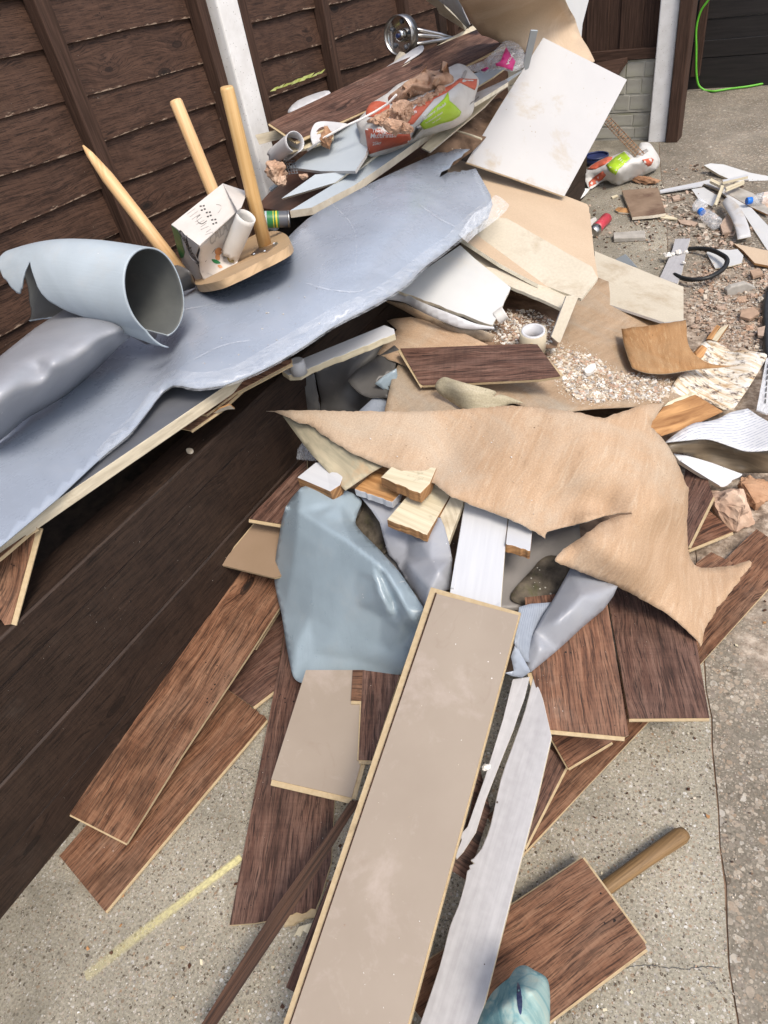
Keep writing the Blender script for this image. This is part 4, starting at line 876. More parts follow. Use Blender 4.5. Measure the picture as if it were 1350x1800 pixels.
# ------------------------------------------------------------------ floor sheets and boards behind the tan sheet
L3 = Surf([(1052, 489, .18), (1154, 539, .09), (1168, 567, .08), (1200, 680, .10), (1165, 712, .24), (1060, 722, .37), (985, 722, .43), (900, 700, .46), (800, 690, .49), (690, 720, .50), (700, 640, .50), (850, 600, .43), (980, 560, .28), (1050, 640, .27), (950, 640, .40), (1120, 640, .15)], .003, .03, 11)
sheet('floor_sheet', 'dusty tan floor sheet carrying a spill of plaster chips', 'floor sheet',
      [(1052, 488)] + jag((1075, 497), (1150, 535), 1.2, 6, 2) + [(1156, 538), (1163, 556), (1168, 567), (1200, 640), (1215, 690), (1181, 711)] + cr(k(7, '740 790 690 783 600 790 500 797 300 808 150 828 50 843 0 836'), 4)
      + cr(k(6, '1050 1045 1000 1028 960 1012 930 1012'), 3) + [(870, 720), (800, 735), (683, 735), (676, 722), (690, 660), (700, 640), (780, 610), (860, 560), (960, 520), (1010, 500)],
      L3, .004, [TAN2, PALE, OLIVE], k(6, '500 1000 1300 560'), 11)
sheet('curled_flap', 'curled end of flooring rolled over in front of the grey brown board', 'floor sheet', cr(k(6, '640 945 650 922 678 906 720 918 780 935 880 962 870 985 900 975 960 995 990 1010 950 1010 915 1022 870 1050 825 1076'), 3) + cr(k(6, '800 1062 760 1040 700 1003 655 972'), 3),
      kz(6, '640 945 .535 678 906 .56 880 962 .535 990 1010 .47 915 1022 .49 825 1076 .49 700 1003 .505 760 985 .545 850 1010 .52 720 960 .555'), .003, [FLAPM, PALE], k(6, '680 960 880 1010'), 7, .002, .05, 12, 'curled ends')
sheet('floor_sheet', 'tan floor piece with a pale scar left of the grey brown board', 'floor sheet', k(6, '450 683 475 676 545 668 640 690 760 735 850 778 620 850 560 900') + jag(*k(6, '530 866 412 816'), 1.5, 5, 3) + k(6, '425 795 490 718'),
      kz(6, '450 683 .525 545 668 .53 850 778 .50 530 866 .505 412 816 .515'), .004, [TAN, PALE, OLIVE], k(6, '450 690 850 800'), 12, .003, .03, 13)
lam('grey brown laminate board tilted on the tan floor pieces behind the big tan sheet', k(6, '1012 775 1045 777 1137 902 1050 915 592 938 580 930 503 793'), P3((709, 612, .545), (933, 604, .535), (742, 676, .52)), k(6, '592 930 1135 900'), 1, lip=[(4, 6, 5), (0, 2, 6)])
sheet('floor_sheet', 'orange brown stiff floor piece lying over the chips at the right', 'floor sheet', jag(*k(7, '480 330 640 312'), 1, 5, 1) + jag(*k(7, '650 310 862 279'), 1, 6, 2) + cr(k(7, '868 330 870 385 885 440 925 490 1000 535 1090 548 1175 548'), 3) + cr(k(7, '1050 562 900 574 740 598 620 590 545 562'), 3) + k(7, '520 500 495 420'),
      kz(7, '480 330 .22 640 312 .22 862 279 .20 870 385 .19 1000 535 .15 1175 548 .12 900 574 .165 740 598 .20 545 562 .235 700 440 .205'), .006, [TAN3, PALE, TAN3], k(7, '545 560 480 340'), 9, .003, .03, 14)
sheet('vinyl_sheet', 'dirt streaked cream vinyl piece with rounded corner at the right', 'vinyl flooring', cr(k(7, '960 415 990 402 1025 402 1060 415 1100 440 1135 465 1170 457 1220 458 1290 470'), 3) + cr(k(7, '1330 475 1345 490 1330 525 1300 575'), 3) + k(7, '1225 695 1152 800 1140 812 1085 810 1000 770 900 720 780 760 740 740 800 640 860 560'),
      kz(7, '960 415 .09 1135 465 .08 1345 490 .08 1225 695 .085 1150 800 .09 900 720 .12 740 740 .17 860 560 .12 1100 600 .07 1200 620 .085 1250 520 .095'), .004, [SMEAR, PALE], k(7, '850 600 1200 800'), 9, .004, .03, 15, VG)
sheet('timber_board', 'orange brown weathered timber piece with a pale lip at the right of the tan sheet', 'timber', k(7, '640 905 680 860 735 790 790 765 850 742 915 718 1000 770 1085 822 960 880 840 925 718 968'), P3((1140, 748, .32), (1222, 693, .26), (1164, 767, .27)), .022, [ORW, ORW, ENDW], k(7, '700 950 1060 830'), 0)
tag(piece('timber_lip', jag(*k(7, '735 790 915 722'), 1, 5, 2) + k(7, '925 714 900 708 840 730 760 765'), P3((1140, 742, .328), (1222, 690, .268), (1164, 767, .275)), .006, CREAM), 'pale torn paint strip along the back edge of the orange brown timber', 'paint strip')
sheet('vinyl_sheet', 'white ribbed vinyl backing curling in a wave at the right edge', 'vinyl flooring', cr(k(7, '735 1007 800 955 860 915 920 888 990 880 1060 862 1130 825 1230 803'), 3) + k(7, '1290 845 1350 880 1450 940 1450 1040') + cr(k(7, '1350 1052 1290 1058 1210 1056 1120 1026 1020 992 960 986 920 988 850 995'), 3),
      kz(7, '735 1007 .235 920 888 .235 1060 862 .18 1230 803 .12 1450 940 .14 1450 1040 .16 1350 1052 .17 1210 1056 .165 1020 992 .22 960 986 .235 1150 930 .15'), .003, [GRIDV, WHITEV], k(7, '900 960 1300 890'), 9, group=VG)
sheet('vinyl_sheet', 'brown wood patterned vinyl rolling out below the white ribbed wave', 'vinyl flooring', k(7, '750 1012 850 995 960 985 1020 990 1120 1026 1210 1054 1350 1050 1450 1040 1450 1187') + cr(k(7, '1350 1187 1210 1186 1100 1180 1020 1150 960 1120 900 1085 840 1068 770 1062'), 3) + k(7, '735 1040'),
      kz(7, '750 1012 .225 960 985 .225 1210 1054 .15 1450 1040 .15 1450 1187 .06 1350 1187 .06 1100 1180 .075 960 1120 .13 840 1068 .19 770 1062 .21 1000 1060 .14 1200 1110 .085'), .003, [TAN2 if False else tex('wood print vinyl', (.10, .075, .05), (.19, .145, .095), (2, 26, 1), 2, 6, .45, .1, dist=1.0), WHITEV], k(7, '800 1030 1350 1120'), 9, group=VG)
sk = tag(bev(piece('skirting_board', k(7, '790 1070 860 1080 930 1098 1020 1125 1100 1155') + jag(*k(7, '1200 1192 1090 1268'), 2, 8, 4) + k(7, '1075 1270 1060 1262 900 1165 830 1120'), P3((1190, 812, .165), (1305, 838, .085), (1266, 855, .085)), .018, [WHITEP, PALE, PALE], k(7, '830 1110 1100 1240')), .002), 'white skirting board offcut with a ragged end above the brick lumps', 'skirting board')
piece('moulding', k(7, '900 1165 1060 1262 1072 1256 1060 1240 905 1145 840 1105 830 1118'), P3((1190, 812, .169), (1305, 838, .089), (1266, 855, .089)), .004, [WHITEP], k(7, '830 1110 1060 1250'), parent=sk, lift=.003)
tag(rock('brick_lump', at(1290, 893, .055), (.085, .075, .07), BRICK, 21, rough=.25), 'large pinkish brick lump in front of the white skirting offcut', 'brick lump', 'brick and mortar lumps')
tag(rock('brick_lump', at(1322, 862, .05), (.055, .055, .06), BRICK2, 24), 'orange brick lump half hidden behind the pinkish one', 'brick lump', 'brick and mortar lumps')
tag(rock('brick_lump', at(1334, 878, .02), (.022, .018, .018), BRICK, 25), 'small brick crumb beside the orange lump', 'brick lump', 'brick and mortar lumps')
# chips spilled on the dusty tan sheet
poly = k(7, '130 620 20 440 60 380 140 440 230 470 330 500 420 580 540 590 680 610 790 640 790 700 720 770 540 745 330 770 220 745 150 690')
chips('plaster_dust', sample(cr(k(7, '60 560 20 420 60 340 160 400 300 460 420 540 560 590 720 600 830 640 820 720 720 785 540 770 330 790 200 770 100 700'), 3, True), 2600, 2, L3, .002, .0015, .006, 2), CHIPW[:3]+CHIPW[5:], 6)
chips('plaster_chips', sample(poly, 1500, 3, L3, .006, .004, .022, 2.5) + sample(poly, 900, 4, L3, .014, .004, .016, 2), CHIPW, 5)
poly2 = k(6, '820 730 900 680 930 640 1040 640 1110 680 1120 760 1060 790 990 780 880 775')
L3b = Surf([(845, 590, .47), (900, 560, .45), (1000, 540, .38), (975, 605, .42)], .004, .05, 3)
sheet('floor_sheet', 'dirt covered floor sheet under the pale board corner', 'floor sheet', k(6, '780 720 900 560 960 540 1100 560 1180 640 1120 790 1000 800 850 790'), L3b, .004, [DIRT], None, 12)
chips('plaster_chips', sample(poly2, 900, 8, L3b, .004, .004, .018, 2.5), CHIPW, 9)
tag(piece('plaster_flake', cr(k(7, '262 570 290 545 320 535 330 560 300 590 270 592'), 3, True), P3((1030, 645, .35), (1048, 640, .345), (1040, 655, .345)), .012, CHIPW[1]), 'biggest white plaster flake in the chip spill', 'plaster flake', 'larger plaster flakes')
for i, (s, lb) in enumerate((('255 605 300 598 330 606 320 620 280 622', 'long white plaster flake just below the biggest one'), ('585 665 625 645 650 650 630 675 595 680', 'bright white plaster flake in the lower middle of the chip spill'), ('420 700 480 695 500 715 460 732 415 722', 'cream plaster flake at the lower edge of the chip spill'), ('675 625 760 618 778 632 720 645 680 640', 'flat cream plaster flake at the right end of the chip spill'))):
    tag(piece('plaster_flake', k(7, s), Surf([(1020, 640, .315), (1100, 660, .225), (1060, 690, .31)]), .006, CHIPW[(1, 5, 1, 0)[i] if i != 1 else 6]), lb, 'plaster flake', 'larger plaster flakes')

def open_tube(name, a, b, r, m_, parent=None, wall=.0025, seg=28, tear=0, seed=1, curl=1.0):
    u = (b-a).normalized(); e1 = u.orthogonal().normalized(); e2 = u.cross(e1); V, Fc, uv = [], [], []; L = (b-a).length; nn = 10
    for i in range(nn+1):
        for j in range(seg+1):
            t_ = 2*math.pi*curl*j/seg; e = tear*mnoise.fractal(Vector((math.cos(t_)*2, math.sin(t_)*2, seed)), 1, 2, 4)*(i/nn)
            rr_ = r*(1+.03*mnoise.noise(Vector((i*.4, math.sin(t_), seed))))
            V.append(a+u*(L*i/nn+e)+(e1*math.cos(t_)+e2*math.sin(t_))*rr_); uv.append((L*i/nn, r*t_))
    for i in range(nn):
        for j in range(seg): q = i*(seg+1)+j; Fc.append((q, q+1, q+seg+2, q+seg+1))
    o = mesh(name, V, Fc, m_, parent, None, True, uv); s_ = o.modifiers.new('wall', 'SOLIDIFY'); s_.thickness = wall; s_.offset = 0
    return o
# ------------------------------------------------------------------ plaster boards behind
def pboard(label, outline, ctrl, t, m, uv=None, grid=0, amp=0, name='plasterboard', cat='plasterboard', grp='broken plasterboards'):
    return tag(piece(name, outline, Surf(ctrl, amp, .01, len(label)), t, m, uv, grid=grid), label, cat, grp)
pboard('white board leaning behind the tan one, with a row of rub marks', [(955, 66), (1102, 140), (1050, 238), (992, 345), (900, 312), (820, 285), (880, 185)], P3((955, 67, 1.05), (1102, 141, .84), (823, 283, .74)), .0125, [PBW, PCORE, PBG], ((992, 343), (1102, 140)))
pboard('tan papered plasterboard with cut corner lying in front of the leaning white board', k(6, '690 40 720 42 1000 130 1242 222') + jag(*k(6, '1250 235 1258 300'), 1, 4, 2) + k(6, '1270 420 1286 515 1222 592 1050 540 900 460 700 330'),
       P3((800, 283, .70), (1035, 360, .46), (1022, 520, .50)), .0125, [PBT, PCORE, PBT], k(6, '800 70 1240 225'))
pboard('cream plasterboard with white cut edge, on top of the tan one', k(6, '738 338 800 300 868 275 925 278 1170 420 1262 470 1284 516 1220 596 1150 572 1052 535 1046 520 1030 532 900 490 758 458'),
       P3((809, 411, .655), (866, 383, .675), (1022, 522, .525)), .012, [PBC, PCORE, PBC], k(6, '760 455 1220 590'))
pboard('grey faced plasterboard with a crumbling edge below the polythene', k(6, '490 560 560 510 660 440 740 385 800 440 940 552') + jag(*k(6, '938 560 868 700'), 1.2, 7, 3) + jag(*k(6, '862 700 500 566'), 1.0, 14, 4), P3((700, 508, .62), (897, 506, .56), (866, 570, .52)), .012, [PBG, PCORE, PBG], k(6, '500 560 860 690'))
sheet('vinyl_curl', 'white curled vinyl edge running under the grey plasterboard', 'vinyl flooring', cr(k(6, '452 585 470 560 500 558 540 585 600 615 720 662 800 694 874 708'), 4) + k(6, '876 717') + cr(k(6, '800 718 740 712 680 690 600 655 520 612 440 598'), 4),
      kz(6, '452 585 .60 500 558 .615 600 615 .60 720 662 .575 874 708 .535 800 718 .53 680 690 .555 520 612 .58'), .003, [WHITEV], None, 7, 0, group=VG)
sheet('vinyl_curl', 'olive tan vinyl edge sagging under the white curled edge', 'vinyl flooring', k(6, '432 602 520 615 600 655 680 692 740 714 830 722 880 740') + cr(k(6, '860 776 800 760 740 748 680 728 600 690 520 645'), 3),
      kz(6, '432 602 .565 600 655 .55 740 714 .53 880 740 .49 860 776 .46 740 748 .495 600 690 .52'), .003, [TAN2, PALE], k(6, '440 610 860 770'), 9, group=VG)
pboard('narrow grey plasterboard strip with crumbling edge under the cream board', k(6, '806 482 850 470 1052 520 1180 580 1170 600 1140 636') + jag(*k(6, '1128 630 815 492'), 1.0, 12, 5), P3((840, 474, .60), (995, 512, .53), (986, 542, .51)), .012, [PBC, PCORE, PBC])
tag(open_tube('card_tube', at(872, 560, .515), at(888, 549, .53), .021, TUBEW), 'short white tube end under the grey plasterboard corner', 'tube')
tag(bev(piece('board_strip', k(6, '1160 586 1190 582 1207 592 1137 768 1128 770 1100 746'), P3((995, 521, .56), (1016, 523, .55), (983, 600, .44)), .012, [PBC, PBW, PBW], k(6, '1110 750 1170 590')), .001), 'narrow cream board strip propped between the cream board and the chips', 'board strip')
pboard('pale cream board with a rubbed patch lying flat behind the dusty sheet', k(4, '295 662 400 705 690 822 836 880 836 1082 720 1096 300 960'), P3((1047, 442, .16), (1201, 504, .10), (1201, 562, .12)), .010, [PBC, PBW, PBC], k(4, '300 662 836 880'))
pboard('blue grey board scrap poking up behind the pale cream board', k(4, '420 712 482 680 520 722 555 762 480 740'), P3((1085, 455, .06), (1099, 446, .09), (1120, 470, .08)), .004, [PBB], grp=None)
# tape roll on the chips
c0 = at(944, 592, .43); cc = at(936, 607, .455)
tp = empty('tape_roll', cc, 'squat clear tape roll with a white core standing on the chips', 'tape roll')
ax = (Vector((.10, -.12, 1))).normalized(); hgt = .055
def ring(name, c, axis, r0, r1, h, m_, parent, seg=28):
    e1 = axis.orthogonal().normalized(); e2 = axis.cross(e1); V = []
    for q in (0, 1):
        for rr_ in (r0, r1):
            for j in range(seg):
                a = 2*math.pi*j/seg; V.append(c+axis*h*q+(e1*math.cos(a)+e2*math.sin(a))*rr_)
    Fc = []
    for j in range(seg):
        n_ = (j+1) % seg; A = lambda b: b*seg+j; B = lambda b: b*seg+n_
        Fc += [(A(1), B(1), B(3), A(3)), (A(0), A(2), B(2), B(0)), (A(2), A(3), B(3), B(2)), (A(0), B(0), B(1), A(1))]
    o = mesh(name, V, Fc, m_, parent, None, True)
    return o
ring('outer_wrap', cc-ax*.02, ax, .038, .042, hgt+.02, BATTEN, tp)
ring('core', cc-ax*.018, ax, .030, .0375, hgt+.021, WHITEV, tp)

# ------------------------------------------------------------------ void between the wall and the heap
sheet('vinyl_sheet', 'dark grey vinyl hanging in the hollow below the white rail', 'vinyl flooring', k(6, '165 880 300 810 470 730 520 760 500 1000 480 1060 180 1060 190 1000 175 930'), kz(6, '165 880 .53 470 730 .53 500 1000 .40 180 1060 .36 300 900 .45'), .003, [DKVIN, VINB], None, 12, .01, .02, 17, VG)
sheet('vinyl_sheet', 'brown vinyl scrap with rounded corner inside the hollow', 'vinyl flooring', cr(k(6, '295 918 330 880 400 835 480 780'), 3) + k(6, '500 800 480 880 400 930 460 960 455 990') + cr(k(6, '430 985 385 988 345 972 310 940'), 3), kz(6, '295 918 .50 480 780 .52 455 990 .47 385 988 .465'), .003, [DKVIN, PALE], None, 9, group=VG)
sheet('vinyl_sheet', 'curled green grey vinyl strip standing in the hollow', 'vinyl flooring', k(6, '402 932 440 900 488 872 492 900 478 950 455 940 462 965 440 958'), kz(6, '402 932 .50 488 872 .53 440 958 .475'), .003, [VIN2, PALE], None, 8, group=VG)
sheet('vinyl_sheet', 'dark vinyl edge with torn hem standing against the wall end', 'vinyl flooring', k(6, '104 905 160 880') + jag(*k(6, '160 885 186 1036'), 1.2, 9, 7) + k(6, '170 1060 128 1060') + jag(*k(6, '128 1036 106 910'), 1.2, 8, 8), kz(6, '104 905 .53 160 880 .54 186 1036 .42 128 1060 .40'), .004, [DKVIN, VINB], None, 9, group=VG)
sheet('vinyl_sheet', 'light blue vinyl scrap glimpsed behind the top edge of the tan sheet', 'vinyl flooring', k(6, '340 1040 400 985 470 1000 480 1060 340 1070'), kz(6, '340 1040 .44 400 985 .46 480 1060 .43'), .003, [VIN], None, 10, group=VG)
wr = empty('white_rail', at(600, 620, .62), 'white painted timber rail with a chipped lower edge resting on the wall end', 'timber rail')
RS = Surf(P3((494, 651, .635), (548, 658, .632), (690, 580, .66)))
bev(piece('rail_bar', k(6, '30 878 62 855 440 700 478 715 482 735') + jag(*k(6, '470 740 150 868'), 1.0, 14, 9) + k(6, '104 895 60 898'), RS, .022, [WHITEP, CREAM, ENDW], k(6, '60 880 450 715'), parent=wr), .0015)
cb = at(523, 642, .655)
rod('white_cap', [cb-Vector((0, 0, .025)), cb+Vector((0, 0, .012)), cb+Vector((0, 0, .016))], [.024, .022, .018], WHITEP, wr)
sheet('clear_scrap', 'scrap of dark clear film by the wall below the tan tip', 'plastic scrap', k(8, '165 290 170 240 200 200 250 260 260 300'), kz(8, '165 290 .40 200 200 .46 260 300 .42'), .002, [FILM2], None, 8)
# ------------------------------------------------------------------ on the raised bed: worktop and the long wrapped sheet
wt = piece('worktop', [(-160, 1062), (0, 947), (216, 800), (405, 672), (520, 590), (420, 470), (150, 560), (-160, 760)], P3((0, 947, .762), (405, 672, .762), (150, 560, .762)), .032,
           [GREYV, BATTEN, BATTEN], ((0, 947), (405, 672)))
tag(bev(wt, .002), 'dark worktop with pale wooden edge under the front of the long grey sheet', 'worktop')
for i, (s, c, lb, w) in enumerate((
        ('818 966 870 977 1010 880 1190 712 1130 740 1000 830', ((815, .70), (870, .69), (1190, .74)), 'lowest brown strip of board slipping out below the worktop edge', 2),
        ('905 900 940 905 1080 800 1330 668 1330 650 1200 690 1010 815', ((905, .715), (940, .712), (1330, .755)), 'upper brown strip of board sandwiched below the worktop edge', 0))):
    o = k(5, s)
    lam(lb, o, P3((o[0][0], o[0][1], c[0][1]), (o[1][0], o[1][1], c[1][1]), (o[3][0], o[3][1], c[2][1])), None, w, group='brown boards under the worktop', lip=[(1, 2, 4), (2, 3, 4)])
tag(piece('wood_flake', k(5, '965 905 1000 880 1050 862 1072 880 1040 882 1000 895'), P3((372, 728, .70), (385, 719, .72), (413, 719, .70)), .004, [PALE, ORW]), 'torn pale wood flake curling off the strips below the worktop', 'wood flake')
lam('brown laminate board hanging down at the left edge below the worktop', k(10, '-150 520 0 470 168 328 48 772 22 776 0 745 -150 850'), P3((62, 930, .72), (18, 1097, .60), (-30, 1030, .66)), k(10, '40 770 165 330'), 2, lip=[(2, 3, 9)], group='brown boards under the worktop')
lam('thin pale edged board directly under the worktop at the left edge', k(10, '-150 560 0 465 140 345 168 330 165 322 0 440 -150 540'), P3((0, 972, .735), (64, 926, .735), (-20, 975, .735)), None, 2, group='brown boards under the worktop')

BIGS = Surf([(-120, 1045, .775), (0, 960, .775), (181, 800, .777), (231, 759, .782), (304, 677, .815), (347, 684, .81), (404, 675, .805), (462, 650, .803), (524, 615, .80), (591, 571, .80), (676, 527, .795), (747, 469, .78), (809, 420, .755),
             (858, 384, .735), (862, 342, .745), (836, 296, .78), (769, 300, .805), (818, 264, .80), (729, 287, .825), (600, 350, .845), (515, 385, .835), (480, 440, .826), (430, 478, .822), (345, 512, .806), (305, 555, .785), (290, 600, .778), (282, 650, .777), (230, 620, .775), (100, 700, .775), (-100, 850, .775),
             (580, 470, .86), (660, 420, .865), (500, 560, .825), (340, 580, .822), (318, 640, .82), (318, 545, .815), (420, 600, .825), (120, 800, .777), (720, 360, .85), (620, 520, .835), (312, 652, .819), (315, 600, .822), (328, 555, .823), (350, 522, .822), (300, 575, .783), (460, 540, .832), (545, 520, .845), (690, 380, .86)], .0022, .012, 19)
big_out = ([(-120, 1045), (0, 962)] + cr([(100, 878), (181, 802), (210, 778), (231, 759), (262, 720), (285, 690), (304, 677)], 4) + cr([(320, 678), (347, 683), (375, 680), (404, 674), (462, 650), (524, 615), (591, 571), (640, 546), (676, 526), (715, 500), (747, 469), (780, 444), (809, 420)], 4)
           + jag((830, 405), (858, 384), 2, 4, 3) + [(866, 360), (862, 342), (850, 320), (836, 296)] + jag((820, 300), (787, 303), 2, 5, 2) + [(772, 312), (776, 302), (790, 296), (797, 284)] + jag((812, 275), (826, 262), 2, 4, 4) + [(800, 262), (787, 268)]
           + cr([(770, 268), (729, 286), (660, 318), (600, 350), (540, 385), (480, 440), (400, 480), (345, 505)], 3) + [(300, 520), (240, 560), (100, 660), (-120, 820)])
bs = piece('wrapped_sheet', big_out, BIGS, .004, [VIN, VINB], ((0, 900), (700, 420)), grid=13)
tag(bs, 'long blue grey vinyl sheet in clear polythene lying along the top of the sleeper wall', 'vinyl flooring')
fo = cr([(175, 812), (212, 782), (233, 763), (264, 722), (287, 693), (306, 681)], 4) + cr([(320, 682), (347, 688), (404, 679), (462, 655), (524, 620), (591, 576), (640, 551), (676, 531), (715, 505), (747, 474), (780, 449), (811, 425), (838, 408), (858, 392)], 4)
fi = cr([(855, 352), (815, 385), (778, 420), (740, 446), (700, 478), (650, 512), (588, 540), (520, 580), (450, 622), (400, 648), (345, 655), (310, 650), (290, 660), (262, 690), (235, 728), (205, 755), (168, 795)], 4)
piece('polythene_hem', fo + fi, BIGS, .0012, [FILM], ((300, 680), (700, 500)), grid=9, parent=bs, lift=.003, back=False, rim=False)
piece('polythene_end', cr(k(6, '735 345 770 290 800 255 850 225 880 185 935 225'), 3) + cr(k(6, '925 245 900 270 850 310 800 345 770 375'), 3), Surf(kz(6, '735 345 .765 880 185 .76 935 225 .74 850 310 .74 800 260 .775 770 375 .745'), .004, .06, 5), .001, [FILM2], None, grid=6, parent=bs, back=False, rim=False)
piece('polythene_film', cr([(585, 575), (640, 540), (700, 500), (760, 452), (800, 400), (830, 340), (760, 310), (690, 330), (600, 400), (560, 500)], 4, True), BIGS, .001, [film('thin polythene', .0, .16, (.6, .66, .76))], ((560, 520), (800, 350)), grid=12, parent=bs, lift=.004, back=False, rim=False)
for i, pts in enumerate(([(304, 560), (330, 545), (360, 540), (396, 530)], [(536, 498), (575, 510), (622, 515), (640, 510)], [(575, 352), (620, 400), (626, 455), (615, 520)], [(735, 360), (770, 385), (800, 400)], [(330, 640), (390, 610), (440, 600)])):
    q = cr(pts, 5); piece('crease', [(x, y-1.1) for x, y in q] + [(x, y+1.1) for x, y in q[::-1]], BIGS, .0012, [FILM], (q[0], q[-1]), grid=0, parent=bs, lift=.0035, back=False, rim=False)

# rolled vinyl
RL = Surf(kz(5, '-140 740 .90 0 640 .905 160 520 .905 320 408 .905 450 415 .905 555 478 .895 612 540 .83 480 655 .802 380 740 .799 280 818 .797 120 920 .79 0 1022 .785 -140 1110 .785'
             ' 545 515 .93 440 560 .95 310 610 .96 170 640 .965 60 690 .965 -60 750 .962 500 575 .91 430 640 .905 330 700 .915 190 770 .925 60 850 .925 -60 930 .92'
             ' 330 480 .94 160 570 .945 20 660 .945 178 690 .947 232 676 .966 285 735 .907'), .0004, .012, 21, .12)
rl = piece('vinyl_roll', k(5, '-120 760 0 638 160 510 320 408 440 400 545 470 606 536') + cr(k(5, '585 560 540 600 480 660 380 755 320 805 240 855 120 925 60 975 0 1024'), 4) + k(5, '-120 1105'), RL, .004, [VIN3, VINB], k(5, '0 850 500 520'), grid=5)
tag(rl, 'flattened dented roll of grey vinyl flooring at the left edge', 'vinyl roll', VG)
cu = empty('torn_curl', at(200, 520, .93), 'torn curl of pale blue vinyl with open dark end on top of the grey roll', 'vinyl flooring')
A = at(274, 516, .975); B = at(50, 512, .955); axd = (B-A).normalized(); up = (Vector((0, 0, 1))-axd*axd.z).normalized(); fr = up.cross(axd)
if fr.dot(Vector(CAM)-A) < 0: fr = -fr
# front edge angle (0 = facing the viewer, 90 = top) and back edge, along the curl from the open end to the far end
FE = [(0, -74), (.08, -66), (.18, -55), (.30, -44), (.42, -33), (.52, -20), (.59, -4), (.62, 10), (.63, 26), (.65, 40), (.67, 52), (.71, 38), (.76, 16), (.80, 8), (.84, 14), (.90, 32), (.96, 50), (1, 64)]
def lerp(T, u):
    for (a, p), (b, q) in zip(T, T[1:]):
        if a <= u <= b: return p+(q-p)*(u-a)/(b-a+1e-9)
    return T[-1][1]
V, Fc, uv = [], [], []; nu, nt_ = 90, 72
for i in range(nu+1):
    u = i/nu; f0 = lerp(FE, u)+4*mnoise.fractal(Vector((u*30, 0, 2)), 1, 2, 3); f1 = 282-8*u if u < .5 else 278-22*(u-.5)
    f1 += 4*mnoise.noise(Vector((u*22, 4, 2)))
    for j in range(nt_+1):
        th = math.radians(f0+(f1-f0)*j/nt_); deg = math.degrees(th)
        rad = .099-.006*u+.006*mnoise.noise(Vector((u*3, th, 1)))
        if deg < -35: rad += (-35-deg)/40*.028
        ext = 1+.24*min(1, max(0, (deg-105)/70))-.10*max(0, (deg-225)/55)
        V.append(A+up*(.034*math.sin(math.pi*min(1, .06+u*.8))-.006)+axd*((B-A).length*u*ext)+fr*math.cos(th)*rad*.92+up*math.sin(th)*rad*1.06); uv.append((u*.55, th*.11))
for i in range(nu):
    for j in range(nt_): a = i*(nt_+1)+j; Fc.append((a, a+nt_+1, a+nt_+2, a+1))
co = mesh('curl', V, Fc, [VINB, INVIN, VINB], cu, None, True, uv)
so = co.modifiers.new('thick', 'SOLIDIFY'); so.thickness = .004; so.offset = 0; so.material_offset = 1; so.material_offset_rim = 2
me = co.data; pc = co.location+cu.location
mid = A+(B-A)*.5
out = sum(1 for p in me.polygons if p.normal.dot((pc+p.center)-(A+axd*((pc+p.center)-A).dot(axd))) > 0)
if out > len(me.polygons)/2: pass
else: me.flip_normals()
sheet('vinyl_lump', 'dark crumpled vinyl lump tucked between the curl and the cardboard box', 'vinyl flooring', k(15, '100 870 165 860 240 890 290 930 310 980 330 1065 240 1090 150 1142 160 1000'), kz(15, '100 870 .90 240 890 .90 330 1065 .805 150 1142 .815 290 930 .89 200 1000 .87'), .004, [DKVIN], None, 6, .006, .08, 23, VG)

# upturned stool: plywood seat and three dowel legs
stc = at(427, 462, .84)
st = empty('upturned_stool', stc, 'upturned wooden stool with oval plywood seat and three pine legs pointing up', 'stool')
SP = Surf(P3((470, 430, .842), (345, 498, .832), (500, 412, .836)))
seat = piece('seat', cr(k(15, '1000 556 1060 550 1120 562 1170 595 1194 645 1180 685 1120 728 1000 792 900 838 780 900 690 942 560 1000 440 1032 350 1042 325 1022 340 970 420 880 560 780 720 670 880 580'), 7, True), SP, .022, [SEATW, SEATW, DARKINK], k(15, '330 1000 1190 620'))
seat.parent = st; seat.location = seat.location-st.location; bev(seat, .004)
bA = Vector(SP.pts([k(15, '968 690')[0]])[0]); tA = at(398, 152, zr(398, 152, (466, 433, .848)))
def leg(b, t, r0, r1, mat): return rod('leg', [b, b+(t-b)*.33, b+(t-b)*.66, b+(t-b)*.985, t], [r0, r0, (r0+r1)/2, r1, r1*.86], mat, st, 18)
leg(bA, tA, .021, .019, PINE2)
bB = at(408, 418, .842); tB = at(308, 176, zr(308, 176, (395, 398, .842))); leg(bB, tB, .021, .020, PINE)
bC = at(318, 478, .845); tC = at(146, 256, 1.19)
rod('leg', [bC, bC+(tC-bC)*.4, bC+(tC-bC)*.75, bC+(tC-bC)*.93, tC], [.0205, .0205, .0195, .011, .003], PINE, st, 18)
brk = piece('bracket', k(15, '840 768 905 712 1015 690 1075 655 1085 668 1060 690 1010 730 985 748 920 752 860 778'), SP, .003, [STEEL], None, parent=st, lift=.002)
for x_, y_ in k(15, '965 738 1050 668 868 765'): rod('screw', [Vector(SP.pts([(x_, y_)], .002)[0]), Vector(SP.pts([(x_, y_)], .006)[0])], .004, CHROME, brk, 10)

